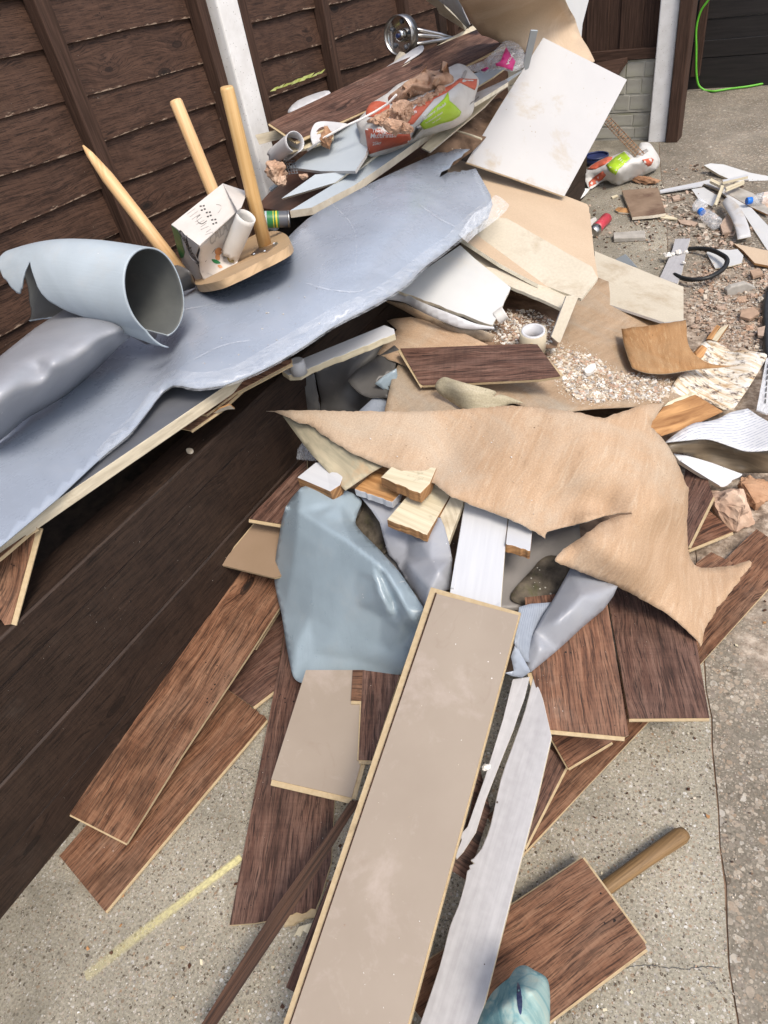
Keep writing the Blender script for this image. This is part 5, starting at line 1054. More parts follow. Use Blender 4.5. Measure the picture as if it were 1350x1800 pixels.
# cardboard box, torn open, printed
bx = empty('cardboard_box', at(345, 470, .82), 'white printed cardboard box torn open beside the stool leg, green end panel', 'box')
TP = Surf([(k(15, '110 490')[0]) + (1.0,), (k(15, '580 115')[0]) + (1.035,), (k(15, '365 680')[0]) + (.965,)])
tpp = piece('top_panel', k(15, '110 490 580 115 716 362 365 682'), TP, .003, [CARD], k(15, '110 490 580 115'), parent=bx)
for i, (x_, y_) in enumerate(k(15, '400 342 455 400 505 467')):
    for j, (a, b) in enumerate(((-22, -18), (6, -22), (14, 8), (-12, 18))):
        q = k(15, '0 0 1 0'); sx = q[1][0]-q[0][0]
        piece('print_mark', [(x_+a*sx-2.0, y_+b*sx), (x_+a*sx+1.5, y_+b*sx-1.2), (x_+a*sx+2.2, y_+b*sx+1.2), (x_+a*sx-1.0, y_+b*sx+1.8)], TP, .0006, [DARKINK], None, parent=tpp, lift=.0012, back=False)
def pline(surf, pts, w, mat, par, lift=.0012):
    q = cr(pts, 4) if len(pts) > 2 else pts
    piece('print_line', [(x, y-w) for x, y in q] + [(x, y+w) for x, y in q[::-1]], surf, .0006, [mat], (q[0], q[-1]), parent=par, lift=lift, back=False)
pline(TP, k(15, '375 405 345 430 350 465 385 488 420 470 435 458'), .45, DARKINK, tpp); pline(TP, k(15, '520 310 560 318 565 350 535 388'), .3, GREYINK, tpp)
for i in range(9): pline(TP, [(k(15, '255 0')[0][0]+i*1.6*(1 if i % 2 else .5)+i*3.2, k(15, '0 400')[0][1]+i*4.5), (k(15, '330 0')[0][0]+i*3.9, k(15, '0 345')[0][1]+i*5.2)], .22, GREYINK, tpp)
EP = Surf([(k(15, '110 490')[0]) + (1.0,), (k(15, '365 682')[0]) + (.965,), (k(15, '330 990')[0]) + (.80,)])
epp = piece('end_panel', k(15, '110 492 362 684') + jag(*k(15, '330 780 355 830'), .5, 3, 1) + cr(k(15, '330 800 290 740 258 640 250 590'), 3) + cr(k(15, '236 640 250 720 290 800 352 850'), 3) + k(15, '362 900 385 985 335 1000 310 960 215 860 170 700'), EP, .003, [CARD], None, parent=bx)
piece('green_print', k(15, '112 500 170 545 200 600 215 680 235 740 222 790 195 800 160 690'), EP, .0006, [GREENP], None, parent=epp, lift=.0012, back=False)
letters('Calabrese', EP, k(15, '172 548')[0], (9.5, 17), (7.6, -4), DARKINK, epp, 'end_lettering')
piece('side_flap', k(15, '580 116 782 182 786 240 752 330 716 364'), Surf([(k(15, '580 115')[0]) + (1.035,), (k(15, '716 362')[0]) + (1.01,), (k(15, '782 182')[0]) + (1.0,)]), .003, [CARD], None, parent=bx)
piece('inside_panel', k(15, '250 590 372 690 370 860 290 800 240 700'), Surf([(k(15, '250 590')[0]) + (.97,), (k(15, '372 690')[0]) + (.945,), (k(15, '330 860')[0]) + (.87,)]), .003, [GREYV], None, parent=bx)
CF = Surf(kz(15, '365 682 .962 500 570 .955 700 380 .985 600 640 .92 720 860 .85 650 950 .83 500 1046 .815 420 1010 .83 362 880 .88 500 850 .868 560 720 .89 430 760 .91'))
cfp = piece('curled_flap', k(15, '365 682 520 560 716 366 740 400 640 560 590 660') + cr(k(15, '700 700 716 800 710 870 690 910'), 2) + jag(*k(15, '655 955 560 1035'), .6, 5, 2) + jag(*k(15, '520 1048 400 990'), .6, 7, 3) + jag(*k(15, '375 930 358 790'), .6, 6, 4) + k(15, '372 730'), CF, .003, [CARD], k(15, '365 682 716 366'), grid=6, parent=bx)
letters('CALA', CF, k(15, '462 690')[0], (12.5, -11.0), (-1.5, -26), GREYINK, cfp, 'flap_lettering')
for mt, s in ((ORGP, '505 730 540 700 570 720 560 760 520 770'), (ORGP, '510 775 545 770 550 815 515 810'), (GREENP, '475 808 520 815 560 845 520 850 490 835'), (GREENP, '578 720 600 690 630 700 625 740 590 735'), (GREENP, '600 670 690 690 705 745 660 760 620 720'), (POTP, '622 790 650 755 700 765 712 810 690 840 640 835'),
              (ORGP, '530 865 560 862 578 885 550 890'), (GREENP, '600 905 630 895 625 915'), (GREYINK, '580 785 600 778 604 800 585 805')):
    piece('print_patch', cr(k(15, s), 3, True), CF, .0006, [mt], None, parent=cfp, lift=.0016, back=False)
pline(CF, k(15, '418 830 510 712'), .35, DARKINK, cfp); pline(CF, k(15, '430 930 520 960 600 930 660 880'), .25, GREYINK, cfp)
tag(open_tube('card_tube', at(*k(15, '795 415')[0], .985), at(*k(15, '645 770')[0], .875), .0265, TUBEW, tear=.03, seed=5), 'white card tube poking out of the torn cardboard box', 'tube')
# green tin
ta, tb_ = at(462, 386, .86), at(508, 385, .845); tx = (tb_-ta).normalized(); tr = .026
tin = empty('green_tin', ta, 'small round tin with green and yellow label lying on its side behind the stool seat', 'tin')
e1 = tx.orthogonal().normalized(); e2 = tx.cross(e1); L_ = (tb_-ta).length*1.0
def tube(name, x0, x1, r_, m_, inner=False, seg=26):
    V = []; 
    for x_ in (x0, x1):
        for j in range(seg): a = 2*math.pi*j/seg; V.append(ta+tx*x_+(e1*math.cos(a)+e2*math.sin(a))*r_)
    Fc = [(j, (j+1) % seg, seg+(j+1) % seg, seg+j) for j in range(seg)]
    if inner: Fc.append(list(range(seg)))
    return mesh(name, V, Fc, m_, tin, None, [True]*seg+[False]*inner)
tube('body', 0, L_, tr, GREYV); tube('inside', .015, L_-.0005, tr*.93, GREYV, True); tube('label', .004, L_*.62, tr*1.012, GREENP); tube('yellow_band', L_*.50, L_*.56, tr*1.02, YELP); tube('yellow_band', L_*.40, L_*.43, tr*1.02, YELP); tube('blue_band', L_*.10, L_*.17, tr*1.02, VINB)
ring('rim', ta+tx*(L_-.003), tx, tr*.93, tr*1.05, .005, STEEL, tin)

# ------------------------------------------------------------------ the stack behind: boards, bag of plaster, trims
tag(piece('dark_board', k(2, '40 980 80 955 200 820 560 640 900 520 900 700 560 900 330 985 230 1010'), P3((447, 362, .70), (515, 372, .70), (760, 195, .80)), .018, [tex('purple brown board', (.085, .04, .028), (.13, .068, .048), (2, 20, 1), 2, 5, .5, .15, dirt=((.3, .22, .16), .6, 9, .5))], k(2, '80 955 900 500')), 'dark red brown board underneath the grey offcuts and the long white trims', 'board')
tag(piece('dirt_heap', cr(k(2, '860 730 950 640 1000 570 1080 520 1180 470 1230 480 1200 580 1120 680 1050 740 960 790'), 3, True), Surf(kz(2, '860 730 .80 1000 570 .86 1230 480 .86 1050 740 .77 1000 660 .83')), .01, [DIRT], grid=8), 'brown dirt and crumbs on the board between the trims and the leaning white board', 'dirt heap')
tag(rod('twig', [at(x_, y_, z_) for x_, y_, z_ in kz(2, '980 610 .86 1020 625 .85 1070 640 .845 1125 660 .835')], .004, CREAM, seg=6), 'short pale twig lying across the brown dirt', 'twig')
def strip(label, s, z, t=.012, m=(PBW, PCORE, PBW), grp='long white trims and strips in the stack', q=2, uv=None, name='trim_strip'):
    ol = k(q, s); ct = [(p[0], p[1], zz) for p, zz in zip(ol, z) if zz]
    return tag(piece(name, ol, ct, t, list(m), uv, grid=14 if len(ct) > 3 else 0, smooth=False), label, 'trim', grp)
strip('longest white trim with cream lower edge running the whole length of the stack', '215 1000 318 985 520 880 700 755 860 640 1000 548 1200 425 1338 326 1340 318 1200 400 1000 520 860 600 700 700 520 815 330 930', (.80, .795, .82, .845, .87, .89, .925, .96, .965, .94, .905, .885, .86, .835, .81), .028, (PBB, PALE, PBC))
strip('second white trim just below the plaster sack', '880 720 1000 620 1140 505 1250 385 1240 375 1130 470 1000 570 900 640 840 700', (.84, .87, .905, .945, .95, .92, .89, .865, .85), .016, (CREAM, PALE, PBC))
strip('splintered cream strip end under the blue grey board corner', '520 805 540 808 640 720 700 640 690 600 600 690', (.84, .838, .865), .016, (BATTEN, PCORE, PCORE))
strip('cream strip lying right of the sack under the grey shard', '1080 470 1090 490 1250 390 1245 375 1100 440', (.95, .945, .965), .014, (PBW, PCORE, PCORE))
strip('dusty batten passing under the wide brown board, visible at both ends', '50 640 150 618 800 280 1100 112 1192 90 1196 106 1070 175 860 290 205 652 70 686', (.955, .96, None, None, 1.06, None, None, None, .925), .014, (BATTEN, BATTEN, BATTEN))
strip('pale strip with broken layers under the left end of the wide brown board', '160 695 310 655 420 620 420 660 310 700 215 725', (.925, .935, .95, .94, .925, .915), .018, (CREAM, BATTEN, BATTEN))
pboard('lower blue grey board offcut with a pointed end in the stack', k(2, '175 942 335 828 500 812 430 866 300 905'), P3((495, 349, .805), (554, 567/1.8, .845), (590, 320, .83)), .011, [PBB, PALE, PBB], k(2, '175 942 500 815'))
pboard('upper blue grey board offcut with brick crumbs on it', k(2, '210 793 330 697 520 578 600 640 575 735 525 811 360 812'), P3((508, 294, .86), (624, 300, .865), (622, 214, .945)), .011, [PBB, PBW, PBB], k(2, '210 793 525 811'))
pboard('pointed grey shard sticking out behind the sack', k(2, '1080 352 1150 330 1243 318 1180 365 1105 410 1090 390'), P3((830, 130, 1.0), (890, 118, 1.0), (838, 152, .965)), .008, [PBB, CREAM, PBB])
lam('wide brown laminate board lying along the top of the stack', k(2, '115 582 240 667 480 565 1060 305 1238 212 1102 140 700 305'), P3((473, 215, 1.0), (519, 246, .955), (838, 52, 1.085)), k(2, '240 667 1238 212'), 1, lip=[(1, 4, 4), (0, 1, 3)])
for i, (s, z, lb) in enumerate((('205 535 250 478 380 430 402 450 300 500', (.985, 1.0, 1.02, 1.02), 'pale vinyl curl peeping out behind the left end of the wide brown board'), ('612 358 700 300 830 216 845 244 760 300 660 345', (1.03, 1.05, 1.08, 1.07), 'pale vinyl curl behind the middle of the wide brown board'),
                                ('700 330 735 245 790 280 760 310', (1.04, 1.065, 1.055), 'cream vinyl scrap standing behind the wide brown board'))):
    ol = k(2, s); sheet('vinyl_curl', lb, 'vinyl flooring', cr(ol, 3, True), [(p[0], p[1], zz) for p, zz in zip(ol, z)], .003, [WHITEV if i < 2 else PBC], None, 6, .003, .05, i, VG)
sheet('vinyl_curl', 'white vinyl curl with open fold left of the blue grey offcut', 'vinyl flooring', cr(k(2, '325 692 312 640 330 590 362 576 420 578 485 586'), 3) + k(2, '470 605 400 640 340 690'), kz(2, '325 692 .93 312 640 .96 362 576 .985 485 586 .97 400 640 .945 370 610 .96'), .003, [WHITEV, PBB], None, 6, group=VG)
tag(open_tube('vinyl_curl', at(*k(2, '240 672')[0], .96), at(*k(2, '150 745')[0], .885), .036, WHITEV, tear=.04, seed=9, curl=.9), 'white rolled vinyl end hanging at the left of the stack by the post', 'vinyl flooring', VG)
gm = empty('plaster_mesh', at(508, 298, .86), 'grey plaster mesh scrap beside the brick lump at the left of the stack', 'mesh')
MS = Surf(P3((495, 285, .875), (518, 283, .88), (515, 308, .845)))
for i in range(6):
    a, b = (493+i*4.6, 284-i*.4), (500+i*4.6, 308-i*.6); rod('wire', [Vector(MS.pts([a])[0]), Vector(MS.pts([b])[0])], .0014, GREYV, gm, 5)
    a, b = (493+i*1.4, 284+i*4.6), (518+i*1.2, 282+i*4.4); rod('wire', [Vector(MS.pts([a])[0]), Vector(MS.pts([b])[0])], .0014, GREYV, gm, 5)
tag(rock('brick_lump', at(486, 303, .86), (.055, .042, .045), BRICK, 31), 'ragged brick lump at the left end of the stack by the white post', 'brick lump', 'brick and mortar lumps')
tag(rock('brick_lump', at(497, 318, .835), (.022, .018, .025), BRICK, 36), 'small brick crumb under the ragged lump by the post', 'brick lump', 'brick and mortar lumps')
tag(rock('brick_lump', at(574, 243, .945), (.035, .028, .04), BRICK2, 33), 'orange brick crumb sitting on the blue grey offcut', 'brick lump', 'brick and mortar lumps')
tag(rock('brick_lump', at(533, 311, .84), (.022, .016, .014), BRICK, 35), 'pink brick crumb lying on the dark red brown board', 'brick lump', 'brick and mortar lumps')
tag(bev(piece('plastic_edge', k(2, '115 893 150 865 168 868 122 905'), P3((473, 331, .79), (487, 320, .80), (475, 335, .785)), .008, [VINB]), .001), 'little pale blue plastic edge at the foot of the white post', 'plastic edge')
# plaster sack
BG = Surf(kz(2, '530 590 .955 575 530 .985 600 490 .995 680 440 1.01 760 385 1.02 980 320 1.05 1010 303 1.055 1060 318 1.045 1112 382 1.01 1095 470 .955 1080 530 .925 1000 600 .895 850 650 .875 700 720 .865 600 742 .87 545 690 .90'
               ' 640 640 .965 700 560 1.0 800 470 1.035 900 390 1.06 930 500 1.01 850 570 .98 1000 450 1.025 1030 380 1.045 600 600 .98 740 640 .95 660 680 .925 980 550 .955'), .0025, .07, 41, .35)
sk_ = piece('plaster_sack', cr(k(2, '530 592 545 560 575 528 600 492 640 465 680 440 720 405 765 383 860 350 960 322 1008 302 1040 308 1062 322 1090 350 1112 380 1106 420 1092 470 1086 525 1060 560 1000 602 930 625 850 652 770 690 700 722 640 738 600 744 565 720 545 690 548 640'), 3, True), BG, .006, [BAGW], k(2, '545 690 1090 470'), grid=6)
tag(sk_, 'split white and red sack of hardened brown plaster with a lime green label', 'plaster sack')
def on(name, s, mat, lift=.002, q=2, surf=BG, par=None, c=True, grid=6):
    o = k(q, s); return piece(name, cr(o, 3, True) if c else o, surf, .0012, [mat], None, grid=grid, parent=par or sk_, lift=lift, back=False)
on('red_panel', '572 620 580 610 640 612 690 634 740 636 783 632 790 660 770 680 700 700 640 716 592 732 582 690', RED, c=False)
on('red_panel', '576 530 600 490 640 480 690 500 660 540 590 556', RED)
on('red_panel', '760 560 830 490 900 440 985 400 1020 372 1104 376 1100 410 1092 428 1020 392 960 440 900 470 850 530 800 590 690 600 670 580', RED, c=False)
on('lime_panel', '832 590 860 555 900 510 945 470 966 436 972 478 1000 500 1028 530 1020 550 985 572 930 586 880 606 850 614', LIME, .0035, c=False)
on('white_border', '590 700 780 664 782 672 592 709', WHITEINK, .0035, c=False, grid=0); on('white_border', '578 612 640 622 640 627 580 618', WHITEINK, .0035, c=False, grid=0)
on('silver_fold', '792 650 815 600 838 588 850 605 825 630 800 660', STEEL, .003, c=False)
on('barcode', '1030 370 1045 335 1056 340 1042 378', GREYINK, .003, c=False, grid=0)
letters('MultiFinish', BG, k(2, '596 656')[0], (10.6, -.4), (1.2, -12.5), WHITEINK, sk_, off=.006)
letters('Thistle', BG, k(2, '604 628')[0], (9, 0), (1, -9), WHITEINK, sk_, off=.006)
letters('25kg', BG, k(2, '606 690')[0], (8, -1.2), (1, -8), WHITEINK, sk_, off=.006)
letters('Plasters Finish', BG, k(2, '843 578')[0], (7.3, -5.2), (1.5, -9), WHITEINK, sk_, off=.0075)
letters('For', BG, k(2, '838 562')[0], (6, -4.5), (1.5, -8), WHITEINK, sk_, off=.0075)
letters('the smooth finish', BG, k(2, '852 594')[0], (4.6, -3.0), (1, -5.5), WHITEINK, sk_, off=.0075)
letters('plaster coat', BG, k(2, '872 600')[0], (4.4, -2.8), (1, -5.2), WHITEINK, sk_, off=.0075)
letters('finish', BG, k(2, '1066 500')[0], (7.5, -6), (5, -8), DARKINK, sk_, off=.005)
letters('bonds', BG, k(2, '765 545')[0], (8, -1.5), (1, -8), WHITEINK, sk_, off=.006)
PL = Surf(kz(2, '682 500 1.0 690 450 1.04 720 425 1.06 860 332 1.085 980 345 1.075 992 395 1.045 900 440 1.035 770 480 1.02 800 400 1.085 900 368 1.095 730 470 1.04 940 352 1.09 760 440 1.065 880 420 1.06 960 385 1.065'), .0022, .12, 44, .9)
pl = tag(piece('plaster_block', k(2, '682 495 680 462 690 448 722 425 760 395 800 368 845 338 862 330 900 336 935 333 972 347 990 362 993 380') + jag(*k(2, '988 398 905 440'), 1.6, 9, 1) + jag(*k(2, '895 436 770 478'), 1.8, 11, 2) + jag(*k(2, '760 482 700 505'), 1.5, 6, 3), PL, .03, [PLAST], grid=3), 'smooth topped block of hardened plaster, upper half of the split lump in the sack', 'hardened plaster', 'hardened plaster in the sack')
PL2 = Surf(kz(2, '575 575 .985 680 515 1.02 770 492 1.03 930 430 1.05 960 420 1.045 830 520 1.01 760 590 .985 690 612 .965 640 590 1.0 740 530 1.03 850 466 1.045'), .005, .15, 45, .8)
tag(piece('plaster_block', jag(*k(2, '578 575 690 512'), 1.5, 8, 4) + jag(*k(2, '700 512 965 420'), 1.2, 14, 5) + jag(*k(2, '940 446 830 535'), 1.5, 8, 6) + jag(*k(2, '800 545 755 600'), 1.2, 5, 7) + jag(*k(2, '745 594 640 574'), 1.2, 7, 8), PL2, .02, [PLAST], grid=3), 'crumbled lower half of the hardened plaster lump in the sack', 'hardened plaster', 'hardened plaster in the sack')
CR2 = [(sp_[0]+Vector((0, 0, .004)) if False else sp_[0], sp_[1]) for sp_ in sample(k(2, '585 578 690 515 960 422 830 530 750 570 690 576 640 568'), 130, 77, PL2, .004, .006, .022, 2)]
chips('plaster_crumbs', CR2, [PLAST], 78, .6)
for i, (x_, y_, z_, s_, lb) in enumerate(((705, 600, 1.0, (.05, .04, .03), 'square cornered plaster lump at the open left end of the sack'), (740, 510, 1.035, (.035, .03, .028), 'round plaster crumb between the two halves of the lump'), (640, 565, 1.0, (.05, .032, .025), 'long plaster lump by the red print at the back of the sack'), (760, 610, .985, (.045, .025, .022), 'plaster lump by the silver fold of the sack'))):
    p = k(2, f'{x_} {y_}')[0]; tag(rock('plaster_lump', at(p[0], p[1], z_), s_, PLAST, 50+i, rough=.3), lb, 'hardened plaster', 'hardened plaster in the sack')
tag(rod('twine', [at(x_, y_, z_) for x_, y_, z_ in kz(2, '298 714 .915 380 652 .955 480 598 .985 560 562 1.0 620 530 1.012 680 492 1.03 720 450 1.06')], .0042, WHITEINK, seg=6), 'thin white cord running from the plaster sack down over the blue grey offcut', 'cord')
# magenta wrapper in clear plastic
mg = sheet('plastic_wrapper', 'crumpled clear plastic wrapper with a magenta printed end at the top of the stack', 'wrapper', cr(k(2, '1050 320 1130 290 1190 235 1240 192 1300 210 1330 260 1325 320 1270 340 1200 330 1120 345'), 3, True), kz(2, '1050 320 1.02 1240 192 1.08 1330 260 1.04 1270 340 1.0 1120 345 1.0 1200 280 1.05'), .002, [FILM2], None, 6, .012, .09, 46)[0]
MGS = Surf(kz(2, '1050 320 1.025 1240 192 1.085 1330 260 1.045 1270 340 1.005 1120 345 1.005 1200 280 1.06'), .012, .09, 46)
on('magenta_print', '1190 300 1215 290 1240 225 1262 262 1285 292 1270 336 1225 318 1195 312', MAG, .006, surf=MGS, par=mg, c=False); on('magenta_print', '1120 332 1150 315 1162 322 1140 340', MAG, .006, surf=MGS, par=mg, c=False)
letters('Acrid', MGS, k(2, '1240 305')[0], (5.5, -9.5), (6, 3), WHITEINK, mg, off=.014)
tag(piece('plastic_strip', k(3, '62 330 100 162 136 164 88 360 70 372'), P3((923, 115, 1.02), (945, 54, 1.14), (930, 122, 1.0)), .005, [VINB], None), 'narrow pale plastic strip standing up left of the white board', 'plastic strip')
# chrome light fitting
C_ = atx(699, 63, -1.86); vd = (C_-Vector(CAM)).normalized(); rt = Vector(R[:, 0]); nrm = (-vd*.80-rt*.58-Vector((0, 0, .08))).normalized()
lf = empty('ceiling_light_base', C_, 'round chrome light fitting base with three bent metal arms by the fence', 'light fitting')
ring('rim', C_-nrm*.055, nrm, .073, .080, .055, STEEL, lf, 40)
q1 = nrm.orthogonal().normalized(); q2 = nrm.cross(q1)
V = [C_-nrm*.03]+[C_-nrm*(.022 if a else .035)+(q1*math.cos(t_)+q2*math.sin(t_))*(.073 if a else .04) for a in (0, 1) for t_ in [2*math.pi*j/32 for j in range(32)]]
mesh('reflector', V, [(0, 1+j, 1+(j+1) % 32) for j in range(32)]+[(1+j, 33+j, 33+(j+1) % 32, 1+(j+1) % 32) for j in range(32)], CHROME, lf, None, True)
rod('hub', [C_-nrm*.035, C_-nrm*.012, C_-nrm*.008], [.026, .024, .014], CHROME, lf); rod('knob', [C_-nrm*.012, C_+nrm*.004], .009, NAVY, lf, 10)
for j in range(5):
    a = j*1.257; d_ = q1*math.cos(a)+q2*math.sin(a); rod('bulb_slot', [C_-nrm*.026+d_*.045, C_-nrm*.024+d_*.062], .008, GREYV, lf, 8)
for s in ('775 130 850 148 930 165 985 182', '775 168 850 170 920 175 985 200', '775 215 850 205 930 192 1000 178'):
    pp = k(2, s); base = C_-nrm*.04
    P_ = [Vector(CAM)+Vector(raydir(*p))*(((base-Vector(CAM)).dot(Vector(R[:, 2])))+.03*i) for i, p in enumerate(pp)]
    rod('arm', P_, .0085, STEEL, lf, 10)
# tall boards leaning at the back
PB1 = Surf([(855, 55, 1.10), (1045, 106, .86), (950, -100, 1.42), (1013, 40, .98), (830, 20, 1.19), (960, 110, .93)])
tag(piece('plasterboard', [(765, -180), (806, 0), (818, 22), (832, 45)] + jag((846, 62), (985, 118), 2.0, 14, 7) + [(1010, 122), (1045, 108)] + cr([(1045, 106), (1034, 84), (1022, 65), (1014, 44)], 3) + jag((1013, 40), (985, -20), 1.2, 7, 8) + [(930, -180)], PB1, .0125, [PBT, PCORE, PBG], ((800, 0), (980, 0)), grid=16), 'tall tan plasterboard with broken edges leaning at the back of the heap', 'plasterboard', 'broken plasterboards')
pboard('pale grey board behind the right edge of the tall tan plasterboard', [(960, -60), (1046, -60), (1035, 0), (1024, 42), (1022, 66), (1008, 45), (985, 0)], P3((1035, 0, 1.02), (1022, 66, .90), (985, 0, 1.10)), .0125, [PBG, PCORE, PBG])
pboard('grey bent board strip curving up left of the tall tan plasterboard', cr([(744, -30), (770, 0), (790, 16), (812, 40), (823, 51)], 3) + cr([(826, 44), (815, 20), (808, 0), (790, -40)], 3), [(744, -30, 1.30), (790, 16, 1.19), (823, 51, 1.09), (815, 20, 1.17), (790, -40, 1.33)], .010, [PBB, PBW, PCORE], None, 8)
pboard('cream broken board edge along the far left of the tall tan plasterboard', [(738, -20), (748, 0), (768, 14), (772, 24), (800, 42), (818, 54), (812, 40), (784, 14), (766, -10), (756, -40)], P3((748, 0, 1.22), (818, 54, 1.06), (766, -10, 1.25)), .014, [PBC, PCORE, PCORE])
tag(rock('plaster_lump', at(838, 38, 1.12), (.03, .026, .02), CHIPW[1], 61), 'white plaster crumb at the foot of the grey bent strip', 'plaster lump')
# ------------------------------------------------------------------ right hand side: litter on the concrete
def gp(label, s, z, t, m, name, cat, grp=None, q=4, uv=None, zt=None, grid=0, c=False, bv=0):
    o = k(q, s); zz = z if isinstance(z, (list, tuple)) else [z]*3
    ct = [(p[0], p[1], a) for p, a in zip(o, zz)]
    ob = tag(piece(name, cr(o, 3, True) if c else o, ct, t, m, uv, grid=grid), label, cat, grp)
    return bev(ob, bv) if bv else ob
S2 = Surf(kz(4, '235 250 .03 232 200 .05 260 150 .08 330 100 .10 470 50 .11 590 10 .12 660 50 .11 690 110 .06 670 160 .03 600 200 .02 480 240 .02 400 255 .015 320 240 .02 270 280 .015 400 150 .14 520 110 .16 600 100 .155 320 180 .09 450 200 .09'), .008, .11, 71, .5)
b2 = tag(piece('plaster_sack', cr(k(4, '228 205 245 165 290 130 345 100 400 85 460 60 480 52 510 70 540 95 560 60 570 10 590 0 630 5 660 45 690 95 692 125 675 160 640 180 600 198 540 225 490 240 440 262 400 252 370 232 330 245 290 275 262 282 240 240'), 3, True), S2, .006, [BAGW], grid=6), 'crumpled empty plaster sack with lime patch lying by the gravel boards', 'plaster sack')
on('red_panel', '250 160 300 125 370 90 405 88 400 105 360 135 300 165 255 168', RED, q=4, surf=S2, par=b2, c=False); on('red_panel', '258 245 300 205 345 175 365 200 345 225 300 255 262 274', RED, q=4, surf=S2, par=b2, c=False); on('red_panel', '585 105 640 95 655 105 640 140 620 148 590 120', RED, q=4, surf=S2, par=b2, c=False)
on('lime_panel', '365 140 420 90 475 58 512 100 470 140 440 165 425 200 390 180', LIME, .004, q=4, surf=S2, par=b2, c=False); on('grey_print', '580 55 612 40 622 55 592 76', GREYINK, .003, q=4, surf=S2, par=b2, c=False)
for i in range(4): pline(S2, [(k(4, '385 0')[0][0]+i*2.6, k(4, '0 158')[0][1]+i*3), (k(4, '455 0')[0][0]+i*2.6, k(4, '0 98')[0][1]+i*3)], .35, WHITEINK, b2, .0055)
ms = empty('rusty_mesh', at(1090, 240, .2), 'strip of rusty expanded mesh slanting down onto the empty sack', 'mesh')
RM = Surf(P3((1062, 210, .24), (1075, 207, .25), (1125, 275, .15)))
for i in range(17):
    a = i/16; cx_, cy_ = 1066+58*a, 210+62*a
    for d in (-1, 1): rod('wire', [Vector(RM.pts([(cx_-6, cy_-d*4+2)])[0]), Vector(RM.pts([(cx_+6, cy_+d*4-2)])[0])], .0022, MESHM, ms, 5)
for sx_, sy_ in ((-6.5, 3), (6.5, -3)): rod('edge_wire', [Vector(RM.pts([(1066+sx_, 210+sy_)])[0]), Vector(RM.pts([(1126+sx_, 273+sy_)])[0])], .0026, MESHM, ms, 5)
bw = empty('blue_tub', at(1048, 283, .06), 'dark blue plastic tub rim behind the empty sack', 'tub')
cb = at(1048, 289, .0); ring('rim', cb+Vector((0, 0, .05)), Vector((0, 0, 1)), .072, .08, .012, NAVY, bw); rod('wall', [cb, cb+Vector((0, 0, .05))], [.06, .078], NAVY, bw, 24)
tag(rock('brick_lump', at(1135, 317, .02), (.09, .035, .025), BRICK2, 72), 'orange brown rubble lump in front of the empty sack', 'brick lump', 'brick and mortar lumps')
bo = gp('dirty square brown board piece lying on the concrete in front of the empty sack', '460 292 525 456 650 445 728 432 680 275 560 285', (.03, .028, .03), .016, [tex('muddy board', (.15, .095, .06), (.27, .19, .13), (1, 1, 1), 5, 7, .8, .3, dirt=((.09, .045, .03), .52, 6, .8)), PALE, MDF], 'board_piece', 'board piece', uv=k(4, '525 456 728 432'))
gp('splintered lath end left of the dirty square board', '418 410 440 395 505 402 520 432 440 425', .012, .008, [ORW, PALE, PALE], 'lath', 'lath'); gp('thin wood sliver right of the dirty square board', '650 448 730 440 800 462 790 470 700 460', .012, .006, [CREAM], 'wood_sliver', 'wood sliver')
gp('small pale splinter above the dirty square board', '395 330 430 318 440 326 405 340', .008, .006, [CREAM], 'wood_sliver', 'wood sliver')
# drinks can
ca, cb2 = at(1066, 384, .035), at(1042, 409, .03); cx = (cb2-ca).normalized()
cn = empty('drinks_can', ca, 'dented red and silver drinks can by the corner of the tan plasterboard', 'can')
rod('body', [ca, ca+(cb2-ca)*.5, ca+(cb2-ca)*.75], [.031, .028, .032], REDCAN, cn, 22); rod('silver_end', [ca+(cb2-ca)*.75, ca+(cb2-ca)*.93, cb2, cb2+cx*.004], [.0322, .0322, .026, .022], STEEL, cn, 22)
gp('torn white card scrap under the drinks can', '268 470 300 455 310 470 280 500 300 545 280 570', .02, .003, [CARD], 'card_scrap', 'card scrap'); gp('white paper scrap under the foot of the leaning white board', '105 325 130 290 185 285 175 345', (.05, .06, .04), .004, [CARD], 'card_scrap', 'card scrap'); gp('crumpled grey plastic scrap beside the empty sack corner', '180 340 215 280 270 282 235 325 200 350', (.03, .05, .03), .003, [BAGW], 'plastic_scrap', 'plastic scrap')
gp('rectangular grey stone offcut lying on the concrete', '408 548 600 535 606 578 412 586', (.028, .026, .022), .022, [STONEG], 'stone_offcut', 'stone', bv=.003)
wp = gp('white painted board piece crusted with plaster inside the black hose loop', '785 588 878 585 850 680 828 790 800 862 692 825 740 720 770 650', (.03, .03, .028, .026), .016, [LILAC, PALE, PALE], 'painted_board', 'board piece', uv=k(4, '700 830 830 590'))
for i, (x_, y_, s_) in enumerate(((740, 690, .022), (805, 672, .02), (850, 668, .016), (770, 680, .014), (835, 735, .013), (725, 680, .012))):
    p = k(4, f'{x_} {y_}')[0]; o = rock('plaster_crust', at(p[0], p[1], .036), s_, CHIPW[1], 80+i); mw = o.location.copy(); o.parent = wp; o.location = mw-wp.location
hp = [at(x_, y_, z_) for x_, y_, z_ in zip(*zip(*cr(k(4, '868 650 930 646 1000 655 1060 680 1100 712 1090 755 1050 792 980 826 900 836 840 830 778 806'), 14)), [.02+.035*math.sin(i/140*3.1416) for i in range(141)])]
tag(rod('ribbed_hose', hp, [.0115 if i % 2 else .0085 for i in range(len(hp))], RUBBER, seg=10), 'black ribbed hose looped beside the white painted board piece', 'hose')
